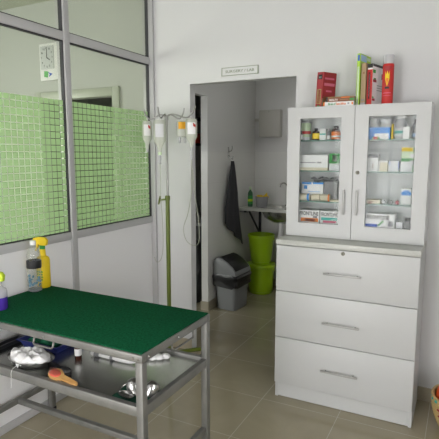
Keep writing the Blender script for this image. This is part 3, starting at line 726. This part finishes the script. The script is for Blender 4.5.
def brush(name, label, loc, rot, body, pad, group):
    t = thing(name, label, 'brush', loc, 0, group, rot)
    out = []
    for k in range(25):
        a = PI*.16+(2*PI-PI*.32)*k/24
        out.append((-.052+.050*math.cos(a), .031*math.sin(a)))
    out += [(.0, -.0125), (.03, -.008), (.075, -.0095), (.098, -.010), (.105, -.006), (.107, 0), (.105, .006), (.098, .010), (.075, .0095), (.03, .008), (.0, .0125)]
    b = NB(); prism(b, out, 0, .014, 'xy', bev=.004); obj('handle_body', b, body, t)
    b = NB(); lathe(b, [(.036, .0135), (.036, .016), (.030, .020), (.015, .022)], (-.056, 0, 0), 26, sx=1.05, sy=.62); p = obj('pad', b, pad[0], t)
    b = NB()
    for i in range(-4, 5):
        for j in range(-2, 3):
            if (i/4.6)**2+(j/2.7)**2 < 1: cyl(b, (-.056+i*.0078, j*.0075, .018), (-.056+i*.0082, j*.0079, .032), .0007, .0009, 5)
    o = obj('bristles', b, pad[1], p); o['kind'] = 'stuff'
    t.scale = (.9, .86, .9)
    return t
brush('grooming_brush', 'wooden pet brush with red pad resting on the front shelf rail', (-1.485, 1.411, SZ+.024), (math.radians(24), math.radians(2), math.radians(-8)), 'wood', ('redpad', 'chrome'), 'brushes on the lower shelf')
brush('grooming_brush', 'black pet brush lying behind the wooden brush on shelf', (-1.603, 1.500, SZ+.002), (0, 0, math.radians(165)), 'black', ('midgrey', 'black'), 'brushes on the lower shelf')

t = thing('instrument_tray', 'navy blue plastic tray of green cloth on lower shelf', 'tray', (-1.865, 1.70, SZ), math.radians(1))
b = NB()
o0 = [(-.115, -.075), (.115, -.075), (.115, .075), (-.115, .075)]
def tray(b, w0, d0, w1, d1, h, th=.004, mi=0):
    def ring(w, d, z): return [b.verts.new((x*w/2, y*d/2, z)) for x, y in ((-1, -1), (1, -1), (1, 1), (-1, 1))]
    rs = [ring(w0, d0, 0), ring(w1, d1, h), ring(w1+.016, d1+.016, h), ring(w1+.016, d1+.016, h+.004), ring(w1-th, d1-th, h+.004), ring(w0-th, d0-th, th)]
    for i in range(len(rs)-1):
        for k in range(4): b.faces.new((rs[i][k], rs[i][(k+1) % 4], rs[i+1][(k+1) % 4], rs[i+1][k])).material_index = mi
    b.faces.new(list(reversed(rs[0]))); b.faces.new(rs[-1])
tray(b, .225, .15, .26, .185, .036); obj('tray_body', b, 'blue_tray', t)
b = NB()
vs = [[b.verts.new((-.095+.19*i/14, -.062+.124*j/9, .032+.012*math.sin(i*.9+j*.5)*math.cos(j*.8)+.010*math.exp(-((i-8)/5)**2)*1.2)) for j in range(10)] for i in range(15)]
for i in range(14):
    for j in range(9): b.faces.new((vs[i][j], vs[i+1][j], vs[i+1][j+1], vs[i][j+1]))
r = bmesh.ops.extrude_face_region(b, geom=b.faces[:])
for q in r['geom']:
    if isinstance(q, bmesh.types.BMVert): q.co.z = min(q.co.z-.02, .012)
tag(obj('surgical_cloth', b, 'green_cloth', loc=(-1.865, 1.70, SZ)), 'crumpled bright green cloth filling the navy blue tray', 'cloth')
t = thing('dark_tray', 'dark metal tray at the wall end of the lower shelf', 'tray', (-2.052, 1.555, SZ), 0)
b = NB(); tray(b, .032, .22, .040, .235, .020); obj('tray_body', b, 'dark_steel', t)

bottle('medicine_vial', 'small dark bottle with white label standing on the lower shelf', -1.605, SZ, .0165, .088, 1.625, 'amber', 'paper', 'white', (.28, .66), .6, cat='vial')
# long instrument
t = thing('hand_instrument', 'long white and silver instrument with dark grip on steel shelf', 'instrument', (-1.45, 1.695, SZ), math.radians(2))
b = NB(); lathe(b, [(.006, -.135), (.010, -.130), (.011, -.05), (.011, -.012)], (0, 0, .0135), 16, axis=(1, 0, 0)); obj('barrel', b, 'white', t)
b = NB(); lathe(b, [(.0135, -.012), (.0135, .004)], (0, 0, .0138), 16, axis=(1, 0, 0)); lathe(b, [(.0125, -.110), (.0125, -.080)], (0, 0, .0130), 16, axis=(1, 0, 0)); obj('collar', b, 'midgrey', t)
b = NB(); lathe(b, [(.012, .004), (.0155, .02), (.0165, .06), (.014, .10), (.007, .125), (.004, .130)], (0, 0, .0167), 18, axis=(1, 0, 0)); obj('handle', b, 'white', t)
b = NB()
for x, y, z, s in ((-.042, -.035, .013, .022), (-.012, -.012, .014, .024), (.014, .006, .015, .025), (.036, .03, .014, .024), (-.03, -.01, .010, .018)):
    bmesh.ops.create_icosphere(b, subdivisions=3, radius=s, matrix=Matrix.Translation((x, y, z)) @ Matrix.Diagonal((1.0, .85, .56, 1)))
tag(obj('cotton_wad', b, 'gauze', loc=(-1.272, 1.795, SZ)), 'lumpy white cotton wad behind near right table leg', 'cotton')
# steel ware on cloth
b = NB()
vs = [[b.verts.new((-.085+.17*i/10, -.055+.11*j/7+.004*math.sin(i*1.3), .0012+.003*(1+math.sin(i*1.9+j*1.1)))) for j in range(8)] for i in range(11)]
for i in range(10):
    for j in range(7): b.faces.new((vs[i][j], vs[i+1][j], vs[i+1][j+1], vs[i][j+1]))
r = bmesh.ops.extrude_face_region(b, geom=b.faces[:])
for q in r['geom']:
    if isinstance(q, bmesh.types.BMVert): q.co.z = 0
tag(obj('folded_cloth', b, 'dark_cloth', loc=(-1.145, 1.468, SZ), rz=math.radians(6)), 'dark green cloth under steel ware at shelf corner', 'cloth')
def cup(label, loc, rot, r, h):
    t = thing('steel_cup', label, 'cup', loc, 0, 'steel ware on the dark green cloth', rot)
    b = NB(); lathe(b, [(r*.15, h), (r*.55, h*.97), (r*.85, h*.75), (r*.97, h*.4), (r, .006), (r*1.07, .002), (r*1.07, 0), (r*.97, .003), (r*.92, h*.4), (r*.8, h*.7), (r*.5, h*.9), (r*.1, h*.93)], seg=28); obj('shell', b, 'chrome', t)
cup('upturned shiny steel cup on the dark green cloth', (-1.150, 1.480, SZ+.012), (math.radians(8), math.radians(-18), 0), .033, .058)
cup('second shiny steel cup right of the first, beside table leg', (-1.096, 1.500, SZ+.010), (math.radians(-10), math.radians(22), 0), .030, .052)
t = thing('steel_spoon', 'dark shiny steel scoop lying in front of steel cups', 'scoop', (-1.165, 1.432, SZ+.0085), math.radians(-12), 'steel ware on the dark green cloth')
b = NB(); lathe(b, [(.012, 0), (.026, .004), (.034, .014), (.032, .014), (.024, .006), (.008, .003)], seg=26, sx=1.25, sy=.65); obj('bowl', b, 'chrome', t)
b = NB(); tube(b, [(-.038, .0, .011), (-.05, .015, .016), (-.045, .036, .026), (-.03, .05, .030)], .004, 8); obj('handle', b, 'chrome', t)

# ================================================================== DRIP STAND
IX, IY = -1.778, 2.68
t = thing('drip_stand', 'green and chrome drip stand with four hooks before the doorway', 'drip stand', (IX, IY, 0))
b = NB(); cyl(b, (0, 0, .08), (0, 0, 1.21), .0145, seg=18); lathe(b, [(.017, 1.195), (.017, 1.222), (.012, 1.226)], seg=18); obj('lower_pole', b, 'olive', t)
b = NB(); cyl(b, (0, 0, 1.22), (0, 0, 1.745), .0085, seg=14); lathe(b, [(.013, 1.725), (.013, 1.748), (.006, 1.754)], seg=14); obj('upper_pole', b, 'satin', t)
b = NB(); cyl(b, (-.012, -.006, 1.20), (-.045, -.022, 1.195), .006); cyl(b, (-.043, -.022, 1.222), (-.056, -.026, 1.165), .006); obj('clamp_knob', b, 'olive', t)
for k, a in enumerate((58, 178, 298)):
    c, s = math.cos(math.radians(a)), math.sin(math.radians(a))
    b = NB(); tube(b, [(c*.012, s*.012, .105), (c*.10, s*.10, .102), (c*.20, s*.20, .092), (c*.275, s*.275, .085)], .0145, 10); lg = obj('leg', b, 'olive', t)
    b = NB(); cyl(b, (c*.262, s*.262, .082), (c*.262, s*.262, .052), .007)
    lathe(b, [(.008, -.011), (.026, -.010), (.026, .010), (.008, .011)], (c*.262+.012*s, s*.262-.012*c, .0262), 18, axis=(-s, c, 0)); obj('caster', b, 'black', lg)
b = NB(); lathe(b, [(.028, .075), (.028, .12), (.018, .135)], seg=18); obj('hub', b, 'olive', t)
hooks = [(-.128, -.040), (.012, -.100), (.108, .020), (.226, -.060)]
for dx, dy in hooks:
    b = NB(); tube(b, [(0, 0, 1.742), (dx*.2, dy*.2, 1.760), (dx*.45, dy*.45, 1.752), (dx*.7, dy*.7, 1.735), (dx*.9, dy*.9, 1.735), (dx*1.08, dy*1.08, 1.765), (dx*1.16, dy*1.16, 1.800)], .0048, 8)
    obj('hook', b, 'satin', t)
def fluid(label, dx, dy, w, h, kind, lab, accent, rz=0):
    x, y = IX+dx, IY+dy; ztop = 1.7285
    t = thing('infusion_bag', label, 'drip bag', (x, y, ztop), math.radians(34), 'drip bags on the stand')
    b = NB()
    if kind == 'bottle': pr = [(.3, -h), (.34, -h*.90), (.42, -h*.84), (.95, -h*.66), (1, -h*.6), (1, -h*.12), (.85, -h*.04), (.4, -.022), (.2, -.018)]
    else: pr = [(.55, -h), (.9, -h*.97), (1, -h*.85), (1, -h*.18), (.9, -h*.10), (.35, -.020), (.2, -.018)]
    lathe(b, [(p[0]*w/2, p[1]) for p in pr], seg=22, sx=1, sy=.62); bo = obj('body', b, 'bag', t)
    b = NB(); tube(b, [(-.006, 0, -.022), (-.006, 0, -.004), (0, 0, .0085), (.006, 0, -.004), (.006, 0, -.022)], .0018, 6); obj('hanger', b, 'white', t)
    b = NB()
    for i in range(-3, 3):
        a0, a1 = i*.24, (i+1)*.24
        def P(a, z, r): return (r*w/2*math.sin(a), -r*.62*w/2*math.cos(a), z)
        f = b.faces.new([b.verts.new(P(a, z, 1.025)) for a, z in ((a0, -h*.55), (a1, -h*.55), (a1, -h*.16), (a0, -h*.16))]); f.material_index = 0
        if accent and i in (1, 2):
            f = b.faces.new([b.verts.new(P(a, z, 1.04)) for a, z in ((a0, -h*.26-.006*(i-1)), (a1, -h*.26-.012), (a1, -h*.2-.008*(i-1)), (a0, -h*.17-.004*(i-1)))]); f.material_index = 1
    obj('label', b, [lab, accent or lab], bo)
    return t, bo
A, bo = fluid('leftmost drip bottle hanging against the green film', *hooks[0], .062, .190, 'bottle', 'paper', 'red')
b = NB(); lathe(b, [(.009, -.212), (.009, -.190)], seg=12); obj('port', b, 'milky', A)
B, bo = fluid('largest drip bottle, hanging left of the chrome pole', *hooks[1], .078, .215, 'bottle', 'silverwhite', None)
b = NB(); lathe(b, [(.012, -.232), (.012, -.212)], seg=12); obj('port', b, 'palegreen', B)
Cc, bo = fluid('smallest drip bag, with orange label and two ports', *hooks[2], .072, .115, 'bag', 'amberlabel', None)
b = NB()
for x in (-.016, .018): lathe(b, [(.004, -.155), (.008, -.150), (.008, -.125), (.005, -.105)], (x, 0, 0), 10)
obj('port', b, 'milky', Cc)
D, bo = fluid('rightmost drip bottle, hanging beside the doorway edge', *hooks[3], .074, .185, 'bottle', 'paper', 'red')
b = NB(); lathe(b, [(.010, -.205), (.010, -.185)], seg=12); obj('port', b, 'milky', D)
def dripline(label, x, y, z, pts):
    t = thing('drip_line', label, 'tubing', (x, y, z), 0, 'drip lines')
    b = NB(); lathe(b, [(.004, -.060), (.009, -.055), (.009, -.008), (.004, 0)], seg=12); obj('drip_chamber', b, 'milky', t)
    b = NB(); tube(b, pts, .0022, 6); obj('tubing', b, 'line', t)
x, y = IX+hooks[1][0], IY+hooks[1][1]
dripline('clear drip line below the largest bottle, left of the pole', x, y, 1.4965, [(0, 0, -.058), (.004, 0, -.15), (.002, 0, -.28), (.012, 0, -.44), (.02, -.01, -.60), (.01, -.02, -.68), (-.03, -.01, -.71), (-.08, .03, -.69)])
x, y = IX+hooks[3][0], IY+hooks[3][1]
dripline('clear drip line looping down beside the doorway edge', x, y, 1.5235, [(0, 0, -.058), (.002, .0, -.16), (-.004, 0, -.27), (-.03, 0, -.40), (-.065, 0, -.50), (-.045, 0, -.58), (.01, 0, -.61), (.05, .0, -.58), (.05, 0, -.46), (.032, 0, -.34), (.016, 0, -.22), (.008, .0, -.12)])

# ================================================================== SURGERY NOOK
t = thing('sink_bench', 'grey wall bench with steel sink in the nook', 'bench', (-1.35, 4.78, 0))
g = lambda x, y, z: (x+1.35, y-4.78, z)
BZ = .940; by0 = 4.56-4.78; by1 = NY-4.78-.001; bx0 = NX+.002+1.35; bx1 = -.36+1.35
sx0, sx1, sy0, sy1 = -1.925+1.35, -1.445+1.35, 4.62-4.78, 4.95-4.78
b = NB(); z0 = .910
box(b, bx0, bx1, by0, sy0, z0, BZ); box(b, bx0, bx1, sy1, by1, z0, BZ); box(b, bx0, sx0, sy0, sy1, z0, BZ); box(b, sx1, bx1, sy0, sy1, z0, BZ)
bmesh.ops.remove_doubles(b, verts=b.verts[:], dist=.0005)
obj('slab', b, 'worktop', t, smooth=False)
b = NB(); cx_, cy_ = (sx0+sx1)/2, (sy0+sy1)/2; rx, ry = (sx1-sx0)/2, (sy1-sy0)/2
lathe(b, [(.2, -.160), (.5, -.150), (.8, -.105), (.96, -.035), (1.0, .001), (1.07, .003), (1.07, .001), (1.02, -.002), (.99, -.037), (.83, -.112), (.52, -.158), (.2, -.168)], (cx_, cy_, BZ), 34, sx=rx*1.12, sy=ry*1.10); obj('sink_basin', b, 'sheet', t)
b = NB(); cyl(b, (cx_-.046, cy_, .775), (cx_-.046, cy_, .10), .024); cyl(b, (cx_-.046, cy_, .64), (cx_-.046, cy_, .60), .032); tube(b, [(cx_-.046, cy_, .115), (cx_-.046, cy_+.02, .085), (cx_-.03, by1-.002, .08)], .022, 10); obj('drain_pipe', b, 'white', t)
bx = -2.064+1.35
b = NB(); box(b, bx-.012, bx+.012, by1-.024, by1, .56, .91); box(b, bx-.012, bx+.012, by0+.03, by1, .888, .91); tube(b, [(bx, by0+.14, .892), (bx, by1-.012, .60)], .011, 6, smooth=False); obj('bracket', b, 'black', t)
b = NB(); box(b, bx0, bx0+.02, by0+.05, by1, .886, .91); box(b, bx0+.02, bx0+.10, by0+.05, by0+.075, .886, .91); obj('wall_bearer', b, 'midgrey', t)
t = thing('faucet', 'gooseneck chrome tap behind the steel sink', 'tap', (-1.738, 4.99, BZ))
b = NB(); lathe(b, [(.022, 0), (.022, .008), (.012, .014)], seg=18); obj('base', b, 'chrome', t)
b = NB(); tube(b, [(0, 0, .012), (0, 0, .12), (0, 0, .20), (-.006, -.01, .235), (-.03, -.03, .250), (-.055, -.05, .236), (-.062, -.055, .205)], .0085, 10); obj('spout', b, 'chrome', t)
b = NB(); cyl(b, (0, -.012, .035), (.03, -.04, .05), .005); obj('lever', b, 'chrome', t)
bottle('soap_bottle', 'green bottle with pale top on the sink bench', -2.060, BZ, .027, .215, 4.72, mat('dark_green_plastic', (.02, .11, .04), .3), 'leaf', 'palegreen', (.15, .55), .35, cat='bottle', stripe='ylime')
t = thing('utensil_pot', 'grey pot holding a yellow cloth on the sink bench', 'pot', (-1.925, 4.72, BZ))
b = NB(); lathe(b, [(.055, 0), (.058, .004), (.070, .112), (.073, .116), (.066, .116), (.056, .010), (.02, .008)], seg=26); obj('pot_body', b, 'grey', t)
b = NB()
for k in range(9):
    a = k*2.4; rr = .014+.0048*k
    bmesh.ops.create_icosphere(b, subdivisions=2, radius=.022, matrix=Matrix.Translation((rr*math.cos(a), rr*.8*math.sin(a), .112+.006*math.sin(k*2))) @ Matrix.Rotation(a, 4, 'Z') @ Matrix.Diagonal((1.2, .7, .6, 1)))
prism(b, [(.01, .112), (.062, .122), (.056, .158), (.034, .134)], -.01, .01, 'xz', bev=.003)
tag(obj('yellow_cloth', b, 'yellow', loc=(-1.925, 4.72, BZ)), 'crumpled yellow cloth stuffed in grey pot by the sink', 'cloth')
# wall box
t = thing('wall_box', 'square pale grey plastic box mounted high on the nook wall', 'wall box', (-1.945, NY, 1.837))
b = NB(); box(b, -.118, .130, -.085, 0, -.148, .145, bev=.008); bo = obj('cover', b, 'box_plastic', t)
b = NB(); lathe(b, [(.005, 0), (.004, .003)], (0, -.0845, .128), 10, axis=(0, -1, 0)); obj('screw', b, 'midgrey', bo)
b = NB(); box(b, -.19, -.116, -.03, 0, .03, .06, bev=.003); obj('conduit', b, 'box_plastic', t)
# towel and hook
t = thing('wall_hook', 'small steel double hook on the nook side wall', 'hook', (NX, 4.34, 1.50))
b = NB(); lathe(b, [(.014, 0), (.014, .005), (.008, .008)], (0, 0, .02), 14, axis=(1, 0, 0))
tube(b, [(.004, 0, .03), (.03, 0, .035), (.045, 0, .06), (.042, 0, .085)], .004, 8); tube(b, [(.004, 0, .0), (.028, 0, -.035), (.05, 0, -.045), (.055, 0, -.015)], .004, 8); box(b, 0, .005, -.009, .009, -.03, .075); obj('prongs', b, 'chrome', t)
b = NB()
NU, NV = 20, 22
rows = []
for j in range(NV+1):
    f = j/NV; row = []
    for i in range(NU+1):
        u = i/NU
        yl = -.012+.02*f-.14*min(1, f*1.35)**1.1 if f < .75 else -.012-.125+.0*f
        yl = -.022-.125*min(1, f/.72)**1.0
        yr = .020+.11*min(1, f/.35)**.8+.17*max(0, (f-.3)/.7)**1.4
        zb0 = -.62; zb1 = -.90
        z = -.02+f*(zb0*(1-u)+zb1*u)
        xx = .040+.020*math.sin(u*PI*5+f*1.5)*(.5+.5*f)*(.35+.65*math.sin(PI*min(1, u+.001)))+.012*(1-f)
        row.append(b.verts.new((xx, yl*(1-u)+yr*u, z)))
    rows.append(row)
for j in range(NV):
    for i in range(NU): b.faces.new((rows[j][i], rows[j][i+1], rows[j+1][i+1], rows[j+1][i]))
r = bmesh.ops.extrude_face_region(b, geom=b.faces[:])
for q in r['geom']:
    if isinstance(q, bmesh.types.BMVert): q.co.x -= .010
tag(obj('hand_towel', b, 'towel', loc=(NX, 4.34, 1.455)), 'dark grey towel hanging from a hook on the nook wall', 'towel')
# bin
t = thing('trash_bin', 'silver grey swing-lid bin with overhanging black bag in the nook', 'bin', (-1.985, 4.12, 0), math.radians(-4))
b = NB()
def rrect(w, d, r, n=5):
    o = []
    for cx, cy, a0 in ((w/2-r, d/2-r, 0), (-w/2+r, d/2-r, 90), (-w/2+r, -d/2+r, 180), (w/2-r, -d/2+r, 270)):
        for k in range(n+1):
            a = math.radians(a0+90*k/n); o.append((cx+r*math.cos(a), cy+r*math.sin(a)))
    return o
def loft(b, secs, mi=0, cap=True):
    rs = [[b.verts.new((x, y, z)) for x, y in rrect(w, d, r)] for w, d, r, z in secs]
    n = len(rs[0])
    for i in range(len(rs)-1):
        for k in range(n): b.faces.new((rs[i][k], rs[i][(k+1) % n], rs[i+1][(k+1) % n], rs[i+1][k])).material_index = mi
    if cap: b.faces.new(list(reversed(rs[0]))).material_index = mi; b.faces.new(rs[-1]).material_index = mi
    return rs
loft(b, [(.185, .25, .03, 0), (.200, .265, .03, .008), (.235, .305, .035, .345)]); obj('bin_body', b, 'grey_plastic', t)
b = NB()
rs = loft(b, [(.236, .306, .036, .238), (.262, .332, .04, .236), (.272, .342, .04, .26), (.262, .334, .04, .30), (.275, .346, .04, .33), (.255, .322, .04, .352), (.236, .30, .036, .352)], cap=False)
for ring in rs[1:-1]:
    for v in ring:
        kx = .010*R.uniform(-1, 1); v.co.x *= 1+kx*5; v.co.y *= 1+kx*3; v.co.z += R.uniform(-.012, .010)
obj('bin_bag', b, 'binbag', t)
b = NB()
prof = [(-.122, .348), (.122, .348), (.124, .362), (.118, .390), (.085, .432), (.03, .474), (-.03, .504), (-.07, .513), (-.105, .502), (-.122, .468)]
prism(b, prof, -.158, .158, 'xz', bev=.006); ld = obj('lid', b, 'grey_plastic', t)
b = NB()
fl = [(.1195, .400), (.088, .436), (.033, .4785), (-.027, .5085), (-.067, .5182), (-.067, .500), (-.03, .490), (.025, .460), (.08, .420), (.110, .394)]
prism(b, fl, -.135, .135, 'xz', bev=.002); obj('swing_flap', b, 'black', ld)
# buckets
def bucket(label, loc, r0, r1, h, lid=False):
    t = thing('bucket', label, 'bucket', loc, 0, 'lime green buckets stacked in the nook')
    b = NB(); lathe(b, [(r0*.97, 0), (r0, .006), (r0, .022), (r0*1.06, .026), (r1, h-.028), (r1*1.045, h-.026), (r1*1.045, h-.002), (r1*1.03, h), (r1*.98, h), (r1*.97, h-.03), (r0*.98, .03), (r0*.5, .028)], seg=40); bo = obj('shell', b, 'lime', t)
    b = NB()
    for s in (-1, 1): lathe(b, [(.014, 0), (.014, .012), (.010, .014)], (s*(r1*1.0-.004), 0, h-.04), 12, axis=(s, 0, 0))
    obj('handle_ear', b, 'lime', t)
    if lid:
        b = NB(); lathe(b, [(r1*1.05, h-.024), (r1*1.085, h-.022), (r1*1.085, h+.004), (r1*1.05, h+.011), (r1*.90, h+.015)], seg=40); obj('lid', b, 'lime', t)
    return t
bucket('lower lime green lidded bucket standing on the nook floor', (-1.930, 4.73, 0), .122, .147, .312, True)
bucket('upper lime green bucket standing on the lidded bucket', (-1.930, 4.73, .3272), .102, .140, .318)

# ================================================================== ROOM BEHIND THE GLASS
t = thing('wall_clock', 'white clock panel with grey face seen through green glass', 'clock', (-3.150, BW, 2.268))
b = NB(); box(b, -.108, .108, -.024, 0, -.152, .150, bev=.008); obj('panel', b, 'paper', t)
b = NB(); box(b, -.094, .060, -.028, -.022, -.060, .128, bev=.003); fc = obj('face', b, 'clockface', t)
cx_, cz_ = -.017, .034
for n in range(12):
    a = 2*PI*n/12; s = 1/max(abs(math.sin(a)), abs(math.cos(a)))
    lettering(str(n or 12), .018 if (n or 12) > 9 else .009, .016, 'ink', fc, (cx_+min(.062, .06*s)*math.sin(a), -.0283, cz_+min(.078, .074*s)*math.cos(a)), name='numeral')
b = NB()
def hand(a, l, w):
    s, c = math.sin(a), math.cos(a)
    P = [(cx_-w*c, cz_+w*s), (cx_+w*c, cz_-w*s), (cx_+l*s+w*.5*c, cz_+l*c-w*.5*s), (cx_+l*s-w*.5*c, cz_+l*c+w*.5*s)]
    prism(b, P, -.0300, -.0285, 'xz')
hand(math.radians(122), .045, .0045); hand(math.radians(2), .066, .0035)
obj('hands', b, 'ink', fc, smooth=False)
b = NB(); prism(b, [(-.060, -.120), (-.018, -.128), (-.008, -.080), (-.055, -.072)], -.0255, -.0235, 'xz'); prism(b, [(-.014, -.084), (.036, -.100), (-.004, -.124), (.006, -.102)], -.0258, -.0236, 'xz', mi=1)
obj('logo', b, ['logogreen', 'blue'], t, smooth=False)

# dark store behind: a bench and a small rack on its back wall
t = thing('store_bench', 'pale topped bench at the back of the dark store room', 'bench', (-3.5, 4.70, 0))
b = NB(); box(b, -1.05, 1.0, -.30, .315, .735, .765); obj('bench_top', b, 'silverwhite', t, smooth=False)
b = NB(); box(b, -1.03, .98, -.26, .31, .06, .735); obj('base_unit', b, 'midgrey', t, smooth=False)
b = NB(); box(b, -1.03, .98, -.22, .31, 0, .06); obj('plinth', b, 'black', t, smooth=False)
t = thing('wall_rack', 'narrow black wall rack seen through the gap by the drip stand', 'rack', (-2.90, NY, 1.60))
b = NB(); box(b, -.12, .10, -.16, 0, 0, .03, bev=.003); obj('shelf', b, 'black', t)
b = NB(); box(b, -.12, .10, -.14, 0, .29, .33, bev=.003); obj('shelf', b, 'black', t)
b = NB(); box(b, -.115, -.09, -.03, 0, .03, .29); box(b, .07, .095, -.03, 0, .03, .29); obj('upright', b, 'black', t)
b = NB(); box(b, -.06, .06, -.05, .05, 0, .115, bev=.002); tag(obj('red_carton', b, mat('red_card', (.75, .06, .015), .5), loc=(-2.90, 4.945, 1.63)), 'red carton standing on the black wall rack in the store', 'carton')

b = NB()
rings = []
for j in range(15):
    f = j/14; ring = []
    for i in range(26):
        a = 2*PI*i/26; rr = (.20+.05*math.sin(f*PI))*(1-.75*max(0, (f-.72)/.28)**1.5)*(1+.06*math.sin(5*a+f*7)+.04*math.sin(9*a-f*12))
        ring.append(b.verts.new((rr*math.cos(a), rr*math.sin(a)*.9, .70*f)))
    rings.append(ring)
for j in range(14):
    for i in range(26): b.faces.new((rings[j][i], rings[j][(i+1) % 26], rings[j+1][(i+1) % 26], rings[j+1][i]))
b.faces.new(list(reversed(rings[0]))); b.faces.new(rings[-1])
tag(obj('black_sack', b, 'binbag', loc=(-2.53, 4.12, 0)), 'black sack standing in the dark store behind the doorway gap', 'sack')

# ================================================================== BASKET
t = thing('straw_basket', 'round straw basket with teal and red pattern at right edge', 'basket', (.068, 2.74, 0))
b = NB()
pr = []
for k in range(23):
    z = .008+k*.0092; r = .108+.052*math.sin(min(1, k/20)*PI*.52)
    pr.append((r+(.0035 if k % 2 else -.001), z, (1 if k in (19, 20) else 0) if k not in (15, 11) else 2))
inner = [(.150, .206, 0), (.146, .19, 0), (.10, .02, 0), (.05, .015, 0)]
lathe(b, [(.09, 0, 0)]+pr+inner, seg=48)
for f in b.faces:
    c = f.calc_center_median(); a = math.atan2(c.y, c.x)
    if f.material_index == 1 and int((a+PI)*7) % 2: f.material_index = 0
    if f.material_index == 2 and int((a+PI)*9) % 3: f.material_index = 0
obj('weave', b, ['straw', 'teal', 'darkred'], t)
b = NB()
bmesh.ops.create_icosphere(b, subdivisions=4, radius=.135, matrix=Matrix.Translation((0, 0, .185)) @ Matrix.Diagonal((1.0, 1.0, .92, 1)))
for v in b.verts: v.co *= 1+.02*math.sin(v.co.x*40+v.co.y*30)
tag(obj('orange_cloth', b, 'orangecloth', loc=(.068, 2.74, 0)), 'bright orange cloth bulging out of the straw basket', 'cloth')

# ================================================================== CAMERA, LIGHT, VIEW
cam = bpy.data.cameras.new('camera'); co = bpy.data.objects.new('camera', cam); COL.objects.link(co)
cam.sensor_width = 36; cam.lens = 475/439*36; cam.clip_start = .05
pitch = math.atan(65/475)
co.location = (0, 0, 1.5); co.rotation_euler = (PI/2-pitch, 0, math.radians(27.3))
SC.camera = co
w = bpy.data.worlds.new('world'); SC.world = w; w.use_nodes = True
w.node_tree.nodes['Background'].inputs[0].default_value = (.8, .85, .9, 1); w.node_tree.nodes['Background'].inputs[1].default_value = .15
vs = SC.view_settings
vs.view_transform = 'Standard'; vs.look = 'None'; vs.gamma = 1; vs.use_curve_mapping = False
vs.exposure = 0.06
